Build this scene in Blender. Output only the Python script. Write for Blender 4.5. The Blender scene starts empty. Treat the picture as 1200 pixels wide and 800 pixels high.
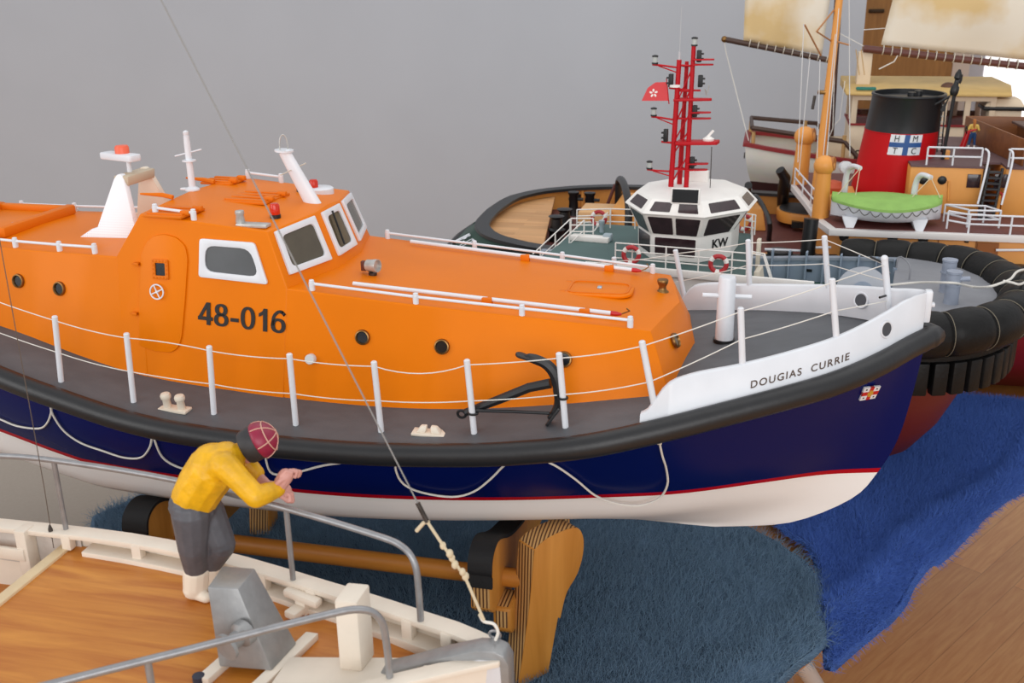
import bpy, bmesh, math, random
import numpy as np
from mathutils import Vector, Matrix, noise
random.seed(7)
SC = bpy.context.scene
COL = SC.collection
R_ = math.radians
V = Vector

# ------------------------------------------------------------------ camera
YAW, PITCH, ROLL, FPX = R_(-14.0), R_(19.6), R_(-0.88), 1200.0
CAM = np.array([.163, -1.145, .557])
_f = np.array([math.sin(YAW)*math.cos(PITCH), math.cos(YAW)*math.cos(PITCH), -math.sin(PITCH)])
_r = np.array([math.cos(YAW), -math.sin(YAW), 0.0]); _u = np.cross(_r, _f)
_c, _s = math.cos(ROLL), math.sin(ROLL)
RX, RU, RF = _c*_r+_s*_u, -_s*_r+_c*_u, _f

def ray(px, py): return RX*(px-600)/FPX + RU*(400-py)/FPX + RF
def onz(px, py, z): d = ray(px, py); return V(CAM + d*(z-CAM[2])/d[2])
def ony(px, py, y): d = ray(px, py); return V(CAM + d*(y-CAM[1])/d[1])
def onx(px, py, x): d = ray(px, py); return V(CAM + d*(x-CAM[0])/d[0])
def atd(px, py, t): return V(CAM + ray(px, py)*t)

cam = bpy.data.cameras.new('camera'); camo = bpy.data.objects.new('camera', cam); COL.objects.link(camo)
cam.sensor_width = 36; cam.lens = 36*FPX/1200; cam.clip_start = .01; cam.clip_end = 100
camo.matrix_world = Matrix(((RX[0], RU[0], -RF[0], CAM[0]), (RX[1], RU[1], -RF[1], CAM[1]), (RX[2], RU[2], -RF[2], CAM[2]), (0, 0, 0, 1)))
SC.camera = camo; cam.dof.use_dof = True; cam.dof.focus_distance = 1.22; cam.dof.aperture_fstop = 16

# ------------------------------------------------------------------ materials
def lin(c): return tuple((v/255/12.92 if v/255 <= .04045 else ((v/255+.055)/1.055)**2.4) for v in c)
MATS = {}
def mat(name, rgb, rough=.5, metal=0, var=.0, scale=40., bump=.0, bscale=200., coat=0, spec=.5, trans=0, emit=None, alpha=1, stretch=(1, 1, 1), rgb2=None, detail=4):
    if name in MATS: return MATS[name]
    m = bpy.data.materials.new(name); m.use_nodes = True; nt = m.node_tree; N = nt.nodes; L = nt.links
    p = N['Principled BSDF']; c = lin(rgb)
    p.inputs['Base Color'].default_value = (*c, 1); p.inputs['Roughness'].default_value = rough
    p.inputs['Metallic'].default_value = metal; p.inputs['Coat Weight'].default_value = coat; p.inputs['Coat Roughness'].default_value = .08
    p.inputs['Specular IOR Level'].default_value = spec; p.inputs['Transmission Weight'].default_value = trans; p.inputs['Alpha'].default_value = alpha
    if emit: p.inputs['Emission Color'].default_value = (*lin(rgb), 1); p.inputs['Emission Strength'].default_value = emit
    if var or bump:
        tc = N.new('ShaderNodeTexCoord'); mp = N.new('ShaderNodeMapping'); mp.inputs['Scale'].default_value = stretch
        L.new(tc.outputs['Object'], mp.inputs['Vector'])
    if var:
        n = N.new('ShaderNodeTexNoise'); n.inputs['Scale'].default_value = scale; n.inputs['Detail'].default_value = detail
        L.new(mp.outputs['Vector'], n.inputs['Vector'])
        r = N.new('ShaderNodeValToRGB'); r.color_ramp.elements[0].position = .3; r.color_ramp.elements[1].position = .7
        c2 = lin(rgb2) if rgb2 else tuple(min(1, v*(1+var)) for v in c)
        c1 = c if rgb2 else tuple(v*(1-var) for v in c)
        r.color_ramp.elements[0].color = (*c1, 1); r.color_ramp.elements[1].color = (*c2, 1)
        L.new(n.outputs['Fac'], r.inputs['Fac']); L.new(r.outputs['Color'], p.inputs['Base Color'])
    if bump:
        b = N.new('ShaderNodeBump'); b.inputs['Strength'].default_value = bump; b.inputs['Distance'].default_value = .002
        n2 = N.new('ShaderNodeTexNoise'); n2.inputs['Scale'].default_value = bscale; n2.inputs['Detail'].default_value = 3
        L.new(mp.outputs['Vector'], n2.inputs['Vector']); L.new(n2.outputs['Fac'], b.inputs['Height']); L.new(b.outputs['Normal'], p.inputs['Normal'])
    MATS[name] = m; return m

def wood(name, c1, c2, axis='x', scale=30., rough=.45, stretch=14., ply=0, coat=0, planks=0):
    """long streaks along an axis of the object; ply = thin layers across z"""
    if name in MATS: return MATS[name]
    m = bpy.data.materials.new(name); m.use_nodes = True; nt = m.node_tree; N = nt.nodes; L = nt.links
    p = N['Principled BSDF']; p.inputs['Roughness'].default_value = rough; p.inputs['Coat Weight'].default_value = coat
    tc = N.new('ShaderNodeTexCoord'); mp = N.new('ShaderNodeMapping'); s = [stretch]*3; s['xyz'.index(axis)] = 1
    mp.inputs['Scale'].default_value = s; L.new(tc.outputs['Object'], mp.inputs['Vector'])
    n = N.new('ShaderNodeTexNoise'); n.inputs['Scale'].default_value = scale/stretch*3; n.inputs['Detail'].default_value = 6; n.inputs['Roughness'].default_value = .6; n.inputs['Distortion'].default_value = .6
    L.new(mp.outputs['Vector'], n.inputs['Vector'])
    r = N.new('ShaderNodeValToRGB'); r.color_ramp.elements[0].position = .3; r.color_ramp.elements[1].position = .68
    r.color_ramp.elements[0].color = (*lin(c1), 1); r.color_ramp.elements[1].color = (*lin(c2), 1)
    L.new(n.outputs['Fac'], r.inputs['Fac']); out = r.outputs['Color']
    if planks:
        br = N.new('ShaderNodeTexBrick'); br.inputs['Scale'].default_value = 1; br.inputs['Brick Width'].default_value = planks*16; br.inputs['Row Height'].default_value = planks
        br.inputs['Mortar Size'].default_value = planks*.012; br.inputs['Color1'].default_value = (1, 1, 1, 1); br.inputs['Color2'].default_value = (.78, .76, .74, 1); br.inputs['Mortar'].default_value = (.6, .54, .48, 1)
        mp2 = N.new('ShaderNodeMapping'); L.new(tc.outputs['Object'], mp2.inputs['Vector'])
        if axis == 'y': mp2.inputs['Rotation'].default_value = (0, 0, R_(90))
        L.new(mp2.outputs['Vector'], br.inputs['Vector'])
        mx = N.new('ShaderNodeMix'); mx.data_type = 'RGBA'; mx.blend_type = 'MULTIPLY'; mx.inputs[0].default_value = 1
        L.new(out, mx.inputs[6]); L.new(br.outputs['Color'], mx.inputs[7]); out = mx.outputs[2]
    L.new(out, p.inputs['Base Color']); MATS[name] = m; return m

# ------------------------------------------------------------------ mesh building
class B:
    def __init__(s): s.v = []; s.f = []; s.m = []; s.mi = 0
    def vs(s, pts): i = len(s.v); s.v += [tuple(p) for p in pts]; return i
    def face(s, idx): s.f.append(tuple(idx)); s.m.append(s.mi)
    def quad(s, a, b, c, d): i = s.vs((a, b, c, d)); s.face((i, i+1, i+2, i+3)); return s
    def box(s, c, size, rot=None):
        hx, hy, hz = [k/2 for k in size]; c = V(c)
        P = [V((x, y, z)) for x in (-hx, hx) for y in (-hy, hy) for z in (-hz, hz)]
        if rot is not None: P = [rot @ p for p in P]
        i = s.vs([c+p for p in P])
        for q in ((0, 1, 3, 2), (4, 6, 7, 5), (0, 4, 5, 1), (2, 3, 7, 6), (0, 2, 6, 4), (1, 5, 7, 3)): s.face([i+k for k in q])
        return s
    def hexa(s, bot, top):
        n = len(bot); i = s.vs(list(bot)+list(top)); s.face([i+k for k in range(n)][::-1]); s.face([i+n+k for k in range(n)])
        for k in range(n): s.face((i+k, i+(k+1) % n, i+n+(k+1) % n, i+n+k))
        return s
    def loft(s, rings, closed=True, cap=True, loop=False):
        n = len(rings[0]); ids = [s.vs(r) for r in rings]; m = len(rings)
        for a in range(m if loop else m-1):
            i, j = ids[a], ids[(a+1) % m]
            for k in range(n if closed else n-1): s.face((i+k, i+(k+1) % n, j+(k+1) % n, j+k))
        if cap and closed and not loop: s.face([ids[0]+k for k in range(n)][::-1]); s.face([ids[-1]+k for k in range(n)])
        return s
    def tube(s, pts, r, n=8, closed=False, cap=True):
        pts = [V(p) for p in pts]; rs = r if isinstance(r, (list, tuple)) else [r]*len(pts); m = len(pts); rings = []
        t0 = None; up = None
        for i, p in enumerate(pts):
            a = pts[(i-1) % m] if (closed or i) else p; b = pts[(i+1) % m] if (closed or i < m-1) else p
            t = (b-a); t = t.normalized() if t.length > 1e-9 else (t0 or V((0, 0, 1)))
            if up is None: up = V((0, 0, 1)) if abs(t.z) < .9 else V((1, 0, 0)); up = (up-t*up.dot(t)).normalized()
            else: up = (up-t*up.dot(t)); up = up.normalized() if up.length > 1e-6 else V((1, 0, 0))
            w = t.cross(up); t0 = t
            rings.append([p+(up*math.cos(2*math.pi*k/n)+w*math.sin(2*math.pi*k/n))*rs[i] for k in range(n)])
        return s.loft(rings, True, cap, closed)
    def lathe(s, prof, o=(0, 0, 0), axis=(0, 0, 1), n=16, sx=1, sy=1):
        q = V(axis).normalized().to_track_quat('Z', 'Y'); o = V(o)
        rings = [[o+q @ V((r*sx*math.cos(2*math.pi*k/n), r*sy*math.sin(2*math.pi*k/n), z)) for k in range(n)] for r, z in prof]
        return s.loft(rings)
    def cyl(s, a, b, r, n=12): a = V(a); b = V(b); return s.lathe([(r, 0), (r, (b-a).length)], a, b-a, n)
    def sph(s, c, r, n=12, sc=(1, 1, 1)):
        m = max(4, n//2)
        return s.loft([[V(c)+V((sc[0]*r*max(1e-4, math.sin(math.pi*j/m))*math.cos(2*math.pi*k/n), sc[1]*r*max(1e-4, math.sin(math.pi*j/m))*math.sin(2*math.pi*k/n), -sc[2]*r*math.cos(math.pi*j/m))) for k in range(n)] for j in range(m+1)])
    def torus(s, c, axis, R, r, n=24, k=8):
        q = V(axis).normalized().to_track_quat('Z', 'Y')
        return s.tube([V(c)+q @ V((R*math.cos(2*math.pi*i/n), R*math.sin(2*math.pi*i/n), 0)) for i in range(n)], r, k, closed=True)
    def prism(s, poly, o, ux, uy, th):
        """2D polygon in the plane (o,ux,uy), from 0 to th along its normal"""
        o, ux, uy = V(o), V(ux), V(uy); w = ux.cross(uy).normalized()*th
        a = [o+ux*x+uy*y for x, y in poly]; return s.hexa(a, [p+w for p in a])
    def ring(s, outer, inner, o, ux, uy, th):
        o, ux, uy = V(o), V(ux), V(uy); w = ux.cross(uy).normalized()*th; n = len(outer)
        A = [o+ux*x+uy*y for x, y in outer]; I = [o+ux*x+uy*y for x, y in inner]
        return s.loft([A, [p+w for p in A], [p+w for p in I], I], True, False, True)
    def build(s, name, m, parent=None, smooth=40, bev=0, loc=None, seg=2, weld=True):
        me = bpy.data.meshes.new(name); me.from_pydata(s.v, [], s.f)
        ms = m if isinstance(m, (list, tuple)) else [m]
        for k in ms: me.materials.append(k)
        me.polygons.foreach_set('material_index', s.m)
        bm = bmesh.new(); bm.from_mesh(me)
        if weld: bmesh.ops.remove_doubles(bm, verts=bm.verts, dist=1e-6)
        bmesh.ops.recalc_face_normals(bm, faces=bm.faces)
        if bev: 
            ed = [e for e in bm.edges if len(e.link_faces) == 2 and e.calc_face_angle(0) > .5]
            bmesh.ops.bevel(bm, geom=ed, offset=bev, segments=seg, affect='EDGES', profile=.5, clamp_overlap=True)
        bm.to_mesh(me); bm.free()
        if smooth: 
            me.polygons.foreach_set('use_smooth', [True]*len(me.polygons)); me.set_sharp_from_angle(angle=R_(smooth))
        o = bpy.data.objects.new(name, me); COL.objects.link(o)
        if parent is not None: o.parent = parent
        if loc is not None: o.location = loc
        return o

def thing(name, label, cat, loc=(0, 0, 0), rz=0, group=None):
    o = bpy.data.objects.new(name, None); o.empty_display_size = .02; COL.objects.link(o)
    o.location = loc; o.rotation_euler = (0, 0, rz); return tag(o, label, cat, group)
def tag(o, label, cat, group=None, kind=None):
    o['label'] = label; o['category'] = cat
    if group: o['group'] = group
    if kind: o['kind'] = kind
    return o
def struct(o): o['kind'] = 'structure'; return o
def lab(o, label): o['label'] = label; return o
def ctr(o):
    """a top-level mesh built in world coordinates: put its origin at its base"""
    me = o.data; xs = [v.co for v in me.vertices]
    c = V((sum(p.x for p in xs)/len(xs), sum(p.y for p in xs)/len(xs), min(p.z for p in xs)))
    me.transform(Matrix.Translation(-c)); o.location = c; return o
def copy_tree(o, parent=None):
    c = o.copy(); COL.objects.link(c); c.parent = parent
    for ch in [k for k in COL.objects if k.parent == o]: copy_tree(ch, c)
    return c

def smooth_pts(pts, n=6, closed=False):
    pts = [V(p) for p in pts]; out = []; m = len(pts)
    for i in range(m if closed else m-1):
        if closed: p0, p1, p2, p3 = pts[i-1], pts[i], pts[(i+1) % m], pts[(i+2) % m]
        else: p0, p1, p2, p3 = pts[max(0, i-1)], pts[i], pts[i+1], pts[min(m-1, i+2)]
        for k in range(n):
            t = k/n; out.append(.5*((2*p1)+(p2-p0)*t+(2*p0-5*p1+4*p2-p3)*t*t+(3*p1-p0-3*p2+p3)*t**3))
    if not closed: out.append(pts[-1])
    return out
def sag(a, b, d, n=8): a, b = V(a), V(b); return [a.lerp(b, i/n)+V((0, 0, -4*d*(i/n)*(1-i/n))) for i in range(n+1)]
def rpoly(poly, r, n=4):
    """polygon with rounded corners"""
    out = []; m = len(poly)
    for i in range(m):
        p = V(poly[i]).to_2d(); a = V(poly[i-1]).to_2d(); b = V(poly[(i+1) % m]).to_2d()
        ra = min(r, (a-p).length*.48, (b-p).length*.48); s = p+(a-p).normalized()*ra; e = p+(b-p).normalized()*ra
        for k in range(n+1): t = k/n; out.append(tuple((1-t)**2*s+2*t*(1-t)*p+t*t*e))
    return out
def inset(poly, d):
    out = []; m = len(poly); ar = sum(poly[i-1][0]*poly[i][1]-poly[i][0]*poly[i-1][1] for i in range(m)); sg = 1 if ar > 0 else -1
    for i in range(m):
        p = V(poly[i]).to_2d(); a = V(poly[i-1]).to_2d(); b = V(poly[(i+1) % m]).to_2d()
        e1 = (p-a).normalized(); e2 = (b-p).normalized(); n1 = V((-e1.y, e1.x))*sg; n2 = V((-e2.y, e2.x))*sg
        k = (n1+n2); k = k/max(.3, k.dot(n1)) if k.length > 1e-6 else n1; out.append(tuple(p+k*d))
    return out
def plane3(a, b, c):
    """o, ux, uy: x along a->b, y towards c"""
    a, b, c = V(a), V(b), V(c); ux = (b-a).normalized(); uy = (c-a); uy = (uy-ux*uy.dot(ux)).normalized(); return a, ux, uy
def to2(P, pl): o, ux, uy = pl; return [((V(p)-o).dot(ux), (V(p)-o).dot(uy)) for p in P]
def window(name, poly3, fw, cr, th, fm, gm, parent, sink=.0, flip=False, icr=None, bev=0):
    """framed pane lying on a plane; frame stands out by th"""
    pl = plane3(poly3[0], poly3[1], poly3[-1]); P = to2(poly3, pl); o, ux, uy = pl
    n = ux.cross(uy)
    if flip: P = [(x, y) for x, y in P]; 
    s = -1 if flip else 1
    outer = rpoly(P, cr); inner = rpoly(inset(P, fw), icr if icr is not None else cr)
    f = B().ring(outer, inner, o-n*s*.0005, ux, uy, s*(th+.0005)).build(name, fm, parent, 30, bev)
    B().prism(inner, o-n*s*.0003, ux, uy, s*(th*.35+.0003)).build('pane', gm, f, 30)
    return f
FONT_CACHE = {}
def text(s, size, fn, name, m, parent, bold=0., th=.0003, space=1., sub=0):
    """lettering as thin solid mesh: fn(u,v,w) gives the place"""
    cu = bpy.data.curves.new('lettering', 'FONT'); cu.body = s; cu.size = size; cu.offset = bold; cu.extrude = .5; cu.space_character = space; cu.resolution_u = 5
    o = bpy.data.objects.new('lettering', cu); COL.objects.link(o); bpy.context.view_layer.update()
    me = bpy.data.meshes.new_from_object(o.evaluated_get(bpy.context.evaluated_depsgraph_get())); bpy.data.objects.remove(o); bpy.data.curves.remove(cu)
    if sub:
        bm = bmesh.new(); bm.from_mesh(me); bmesh.ops.triangulate(bm, faces=bm.faces); bm.to_mesh(me); bm.free()
    for v in me.vertices: v.co = fn(v.co.x, v.co.y, (v.co.z+.5)*th)
    me.materials.clear(); me.materials.append(m)
    o = bpy.data.objects.new(name, me); COL.objects.link(o)
    if parent is not None: o.parent = parent
    return o
def planar(o, ux, uy): 
    o, ux, uy = V(o), V(ux).normalized(), V(uy).normalized(); n = ux.cross(uy); return lambda u, v, w: o+ux*u+uy*v+n*w
def organic(name, chains, voxel, m, parent=None, it=2, fac=.5, ball=()):
    """tapered round limbs and balls fused into one continuous skin"""
    b = B()
    for ch in chains:
        for (p, r), (q, t) in zip(ch[:-1], ch[1:]): b.tube([p, q], [r, t], 12)
        for p, r in ch: b.sph(p, r, 12)
    for c, r, sc in ball: b.sph(c, r, 14, sc)
    me = bpy.data.meshes.new(name); me.from_pydata(b.v, [], b.f); o = bpy.data.objects.new(name, me); COL.objects.link(o)
    k = o.modifiers.new('r', 'REMESH'); k.mode = 'VOXEL'; k.voxel_size = voxel
    k = o.modifiers.new('s', 'SMOOTH'); k.iterations = it; k.factor = fac
    bpy.context.view_layer.update()
    me2 = bpy.data.meshes.new_from_object(o.evaluated_get(bpy.context.evaluated_depsgraph_get())); o.modifiers.clear(); o.data = me2; bpy.data.meshes.remove(me)
    me2.polygons.foreach_set('use_smooth', [True]*len(me2.polygons)); me2.materials.clear(); me2.materials.append(m)
    if parent is not None: o.parent = parent
    return o
# ------------------------------------------------------------------ shared materials
WHITE = mat('white_paint', (222, 224, 229), .35, var=.03, scale=30)
CREAM = mat('cream_paint', (226, 214, 196), .5, var=.07, scale=18, bump=.15, bscale=90)
ORANGE = mat('orange_paint', (228, 120, 0), .38, spec=.16, var=.035, scale=9, bump=.05, bscale=260)
ORANGE_ROOF = mat('orange_roof_sheen', (226, 118, 30), .34, var=.05, scale=9, bump=.05, bscale=260)  # cabin orange with the grey reflection on tops mixed into its colour; unused
ORANGE_D = mat('orange_fitting', (222, 114, 10), .5, spec=.2)
BLACK = mat('black_paint', (18, 18, 20), .4)
RUBBER = mat('black_rubber', (30, 30, 32), .42, var=.1, scale=60, bump=.1)
BRASS = mat('aged_brass', (140, 105, 62), .35, metal=.9, var=.2, scale=200)
STEEL = mat('steel', (188, 186, 182), .35, metal=.45, var=.1, scale=150)
DARKSTEEL = mat('dark_steel', (72, 66, 62), .35, metal=.7, var=.3, scale=200)
GLASS_D = mat('dark_glass', (26, 28, 32), .12, spec=.6)
GLASS_G = mat('grey_glass', (84, 86, 88), .2, var=.12, scale=25, spec=.6)
GLASS_B = mat('brown_glass', (78, 70, 54), .15, var=.2, scale=30, spec=.6)
RED_P = mat('red_paint', (190, 18, 26), .4, var=.05)
REDLENS = mat('red_lens', (206, 44, 14), .15)
ROPE = mat('white_cord', (222, 218, 210), .8)
DECKGREY = mat('grey_deck_paint', (86, 88, 92), .55, var=.12, scale=26, bump=.12, bscale=300, stretch=(1, 2.2, 1), detail=8)

def settle(root, loc):
    root.location = loc
    for o in COL.objects:
        if o.parent == root and o.type != 'EMPTY': o.matrix_parent_inverse = Matrix.Translation(-V(loc))

# ================================================================== LIFEBOAT
LB = thing('model_lifeboat', 'large orange and navy blue model lifeboat numbered 48-016 on a wooden stand', 'model boat')
_zd = ([-.95, -.9, -.75, -.62, -.52, -.42, -.32, -.22, -.12, -.02, .08, .18, .28, .35], [.185, .173, .145, .118, .1, .092, .088, .089, .097, .112, .132, .152, .17, .184])
_bd = ([-.95, -.9, -.8, -.69, -.57, -.46, -.355, -.257, -.16, -.07, .018, .066, .14, .2, .25, .304, .33, .345, .35], [.125, .145, .178, .2, .213, .2225, .223, .2205, .218, .2175, .21, .196, .166, .138, .108, .056, .024, .008, .002])
def smooth_interp(xs, ys):
    xs = np.array(xs); ys = np.array(ys); d = np.gradient(ys, xs)
    def f(x):
        x = min(max(x, xs[0]), xs[-1]); i = min(len(xs)-2, max(0, int(np.searchsorted(xs, x)-1))); h = xs[i+1]-xs[i]; t = (x-xs[i])/h
        return float((1+2*t)*(1-t)**2*ys[i]+t*(1-t)**2*h*d[i]+t*t*(3-2*t)*ys[i+1]+t*t*(t-1)*h*d[i+1])
    return f
zd = smooth_interp(*_zd); bd = smooth_interp(*_bd)
def deckz(x, y): b = max(bd(x), .01); return zd(x)+.022*(b/.22)**2*max(0, 1-(y/b)**2)
def ondeck(px, py, dz=0.):
    z = .12
    for _ in range(50): q = onz(px, py, z); z = .5*z+.5*(deckz(q.x, q.y)+dz)
    return q
XS = -.95
STEMX = [.35, .343, .333, .316, .289, .222, .14]           # stem profile, row by row
ROWZ = [None, .105, .055, .008, -.045, -.07, -.086]
_w = smooth_interp([-.95, -.75, -.65, -.555, -.38, -.28, -.18, -.09, .004, .097, .19, .26, .318], [.11, .15, .17, .183, .192, .19, .178, .16, .134, .104, .056, .02, .002])
def hull_pt(u, k):
    x = XS+(STEMX[k]-XS)*u; xd = XS+(.35-XS)*u; xw = XS+(.318-XS)*u
    b = bd(xd); w = _w(xw); z0 = zd(xd)-.004; zw = .008+max(0, -.62-x)*.12
    rise = max(0, -.5-x)**1.5*.5
    if k == 0: return x, b, z0
    if k == 1: return x, b*.52+w*.48+.008*(1-u**4), z0+(zw-z0)*.4
    if k == 2: return x, b*.2+w*.8+.006*(1-u**4), z0+(zw-z0)*.75
    if k == 3: return x, w, zw
    if k == 4: return x, w*(.86-.25*u**6), zw-.05+.01*u
    if k == 5: return x, w*.35, -.072+rise
    return x, .008*(1-u)**.3, -.088+rise*.8
hull = B(); NU = 60; US = [1-(1-i/NU)**1.35 for i in range(NU+1)]
rings = []
for u in US:
    prof = [V(hull_pt(u, k)) for k in range(7)]
    sub = smooth_pts(prof, 4)
    rings.append([V((p.x, -p.y, p.z)) for p in sub]+[p for p in reversed(sub)])
hull.loft(rings, closed=False, cap=False)
hull.face(range(len(rings[0])))
nt_ = None
def hull_material():
    m = bpy.data.materials.new('lifeboat_hull_paint'); m.use_nodes = True; nt = m.node_tree; N = nt.nodes; L = nt.links; p = N['Principled BSDF']
    tc = N.new('ShaderNodeTexCoord'); sp = N.new('ShaderNodeSeparateXYZ'); L.new(tc.outputs['Object'], sp.inputs[0])
    # boot line follows the curve of the aft run
    mx = N.new('ShaderNodeMath'); mx.operation = 'MAXIMUM'; mx.inputs[1].default_value = 0
    a = N.new('ShaderNodeMath'); a.operation = 'MULTIPLY_ADD'; a.inputs[1].default_value = -.12; a.inputs[2].default_value = -.62*.12; L.new(sp.outputs['X'], a.inputs[0]); L.new(a.outputs[0], mx.inputs[0])
    d = N.new('ShaderNodeMath'); d.operation = 'SUBTRACT'; L.new(sp.outputs['Z'], d.inputs[0]); L.new(mx.outputs[0], d.inputs[1])
    r = N.new('ShaderNodeMapRange'); r.inputs[1].default_value = -.1; r.inputs[2].default_value = .1; L.new(d.outputs[0], r.inputs[0])
    c = N.new('ShaderNodeValToRGB'); c.color_ramp.interpolation = 'CONSTANT'; e = c.color_ramp.elements
    e[0].position = 0; e[0].color = (*lin((240, 238, 236)), 1); e[1].position = .53; e[1].color = (*lin((170, 8, 28)), 1)
    k = e.new(.56); k.color = (*lin((4, 18, 80)), 1)
    L.new(r.outputs[0], c.inputs[0]); L.new(c.outputs[0], p.inputs['Base Color']); p.inputs['Roughness'].default_value = .24; p.inputs['Specular IOR Level'].default_value = .1
    return m
hull.build('hull', hull_material(), LB, 60)
# deck
dk = B(); rows = []
for u in US:
    x = XS+(.349-XS)*u; b = bd(x)-.002; rows.append([V((x, b*t, deckz(x, b*t))) for t in (-1, -.85, -.7, -.5, -.25, 0, .25, .5, .7, .85, 1)])
dk.loft(rows, closed=False, cap=False); dk.build('deck', DECKGREY, LB, 60)
# rubbing strake all round
def rail_line(off, dz, x0=-.95, x1=.352, n=90):
    P = []
    for i in range(n+1):
        u = 1-(1-i/n)**1.6; x = x0+(x1-x0)*u; P.append((x, -(bd(min(x, .3499))+off), zd(x)+dz))
    return P
P = rail_line(.006, -.007); P2 = [V(p) for p in P]; P2[-1].y = 0; P2[-1].x = .357
full = P2+[V((p.x, -p.y, p.z)) for p in reversed(P2[:-1])]
B().tube(full, .0125, 12).build('rubbing_strake', RUBBER, LB, 60)
# bulwarks
BWZ = smooth_interp([.058, .066, .072, .08, .09, .1, .15, .25, .3, .335, .346], [.012, .016, .024, .034, .0385, .0395, .037, .0385, .043, .046, .045])
def bulwark(s):
    b = B(); R = []
    for i in range(61):
        x = .058+(.344-.058)*(1-(1-i/60)**1.4); h = BWZ(x); bb = bd(x)-.001; tap = min(1, max(.3, bb/.04)); t = .0095*tap; lean = .012*h/.04*tap; z = zd(x)-.002
        o0 = max(.0005, bb); o1 = max(.0005, bb-lean*.75); i1 = max(.0004, o1-t); i0 = max(.0003, o0-t-.007)
        R.append([(x, s*o0, z), (x, s*o1, z+h), (x, s*(o1-t*.25), z+h+.0015), (x, s*(i1+t*.2), z+h+.0015), (x, s*i1, z+h), (x, s*(i1+.001), z+.014), (x, s*i0, z+.004)])
    b.loft(R); return b
bwn = bulwark(-1).build('bulwark', WHITE, LB, 50); bwf = bulwark(1).build('bulwark', WHITE, LB, 50)
def bw_out(x, h):  # point on the starboard outer face
    bb = bd(x)-.001; return V((x, -(bb-.012*.75*h/.04), zd(x)-.002+h))
# hawse holes near the bow
HZ = mat('hawse_hole', (70, 72, 78), .6)
for s, par in ((-1, bwn), (1, bwf)):
    q = bw_out(.3, .027); q = V((q.x, q.y*-s*1.0 if s > 0 else q.y, q.z)); nrm = V((.72, s*.69, .12)).normalized()
    if s > 0: q = V((.283, bd(.283)-.022, zd(.283)+.026)); nrm = V((-.6, -.75, .2)).normalized()
    hb = B().torus(q, nrm, .0085, .0016, 20, 6); hb.build('hawse_ring', WHITE, par, 60)
    B().lathe([(.0001, .0005), (.0078, .0005), (.0078, .0012), (.0001, .0012)], q-nrm*.0002, nrm, 18).build('hawse_hole', HZ, par, 30)
# stem fitting
B().box((.3465, 0, zd(.346)+.028), (.008, .012, .036)).build('stem_post', WHITE, LB, 30, .002)
B().box((.349, 0, zd(.346)+.03), (.01, .008, .004)).build('stem_fitting', WHITE, LB, 30, .001)

# ---- cabins
wbF = smooth_interp([-.6, -.36, -.1, 0, .083], [.145, .145, .145, .144, .14])
wsF = smooth_interp([-.36, -.19, -.093, .056], [.128, .125, .12, .111])
zsF = smooth_interp([-.36, -.19, -.093, .058], [.2295, .217, .2105, .2])
def sec(x, wb, ws, zs, crown=.004, xt=None):
    xt = x if xt is None else xt
    zb = lambda y: deckz(x, y)-.003
    return [V((x, -wb, zb(wb))), V((xt, -ws, zs)), V((xt, -ws*.6, zs+crown*.7)), V((xt, 0, zs+crown)), V((xt, ws*.6, zs+crown*.7)), V((xt, ws, zs)), V((x, wb, zb(wb))), V((x, 0, zb(0)))]
S = [sec(x, wbF(x), wsF(x), zsF(x)) for x in np.linspace(-.36, .03, 12)]
f = sec(.083, .14, .111, .2, .002, .0575); f[2].x = .066; f[3].x = .0785; f[4].x = .066; f[7] = V((.1, 0, .146)); f[3].z = .2
S.append(f)
cb = B(); cb.mi = 0; cb.loft(S, True, False)
i = cb.vs(f); cb.face((i, i+1, i+2, i+3, i+7)); cb.face((i+7, i+3, i+4, i+5, i+6)); i = cb.vs(S[0]); cb.face([i+k for k in range(8)])
def paint_roof(o, m2, nz=.75):
    o.data.materials.append(m2); 
    for p in o.data.polygons:
        if p.normal.z > nz: p.material_index = 1
fc = cb.build('fore_cabin', ORANGE, LB, 20, .0015)
wsA = smooth_interp([-.9, -.72, -.56], [.088, .106, .1246]); wbA = smooth_interp([-.9, -.72, -.62, -.56], [.104, .124, .139, .145]); zsA = smooth_interp([-.9, -.7, -.56], [.2555, .252, .2545])
B().loft([sec(x, wbA(x), wsA(x), zsA(x), .005) for x in np.linspace(-.9, -.535, 12)]).build('aft_cabin', ORANGE, LB, 20, .0015)
# wheelhouse
def side_y(z): return .145-.136*(z-.105)
def wsec(x, xt, zt, xf=None):
    zb = deckz(x, .14)-.003
    return [V((x, -side_y(zb), zb)), V((xt, -side_y(zt), zt)), V((xt, -.06, zt+.0035)), V((xt, .06, zt+.0035)), V((xt, side_y(zt), zt)), V((x, side_y(zb), zb))]
zr = lambda x: .3055+(x+.53)*(.2915-.3055)/(.157)
wh = B(); TF = V((-.3735, -side_y(.2915), .2915)); BFc = V((-.351, -.1283, .229)); TM = V((-.3515, -.033, .2965)); BM = V((-.3255, -.036, .2275))
mir = lambda p: V((p.x, -p.y, p.z))
zb0 = .1
A = [V((-.5685, -side_y(.2545), .2545)), V((-.5335, -side_y(.3055), .3055)), TF, BFc, V((-.36, -side_y(zb0), zb0)), V((-.5685, -side_y(zb0), zb0))]  # near side outline
Mi = [mir(p) for p in A]
i = wh.vs(A+Mi+[TM, mir(TM), BM, mir(BM), V((-.5335, 0, .3105)), V((-.3515, 0, .299))])
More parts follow.
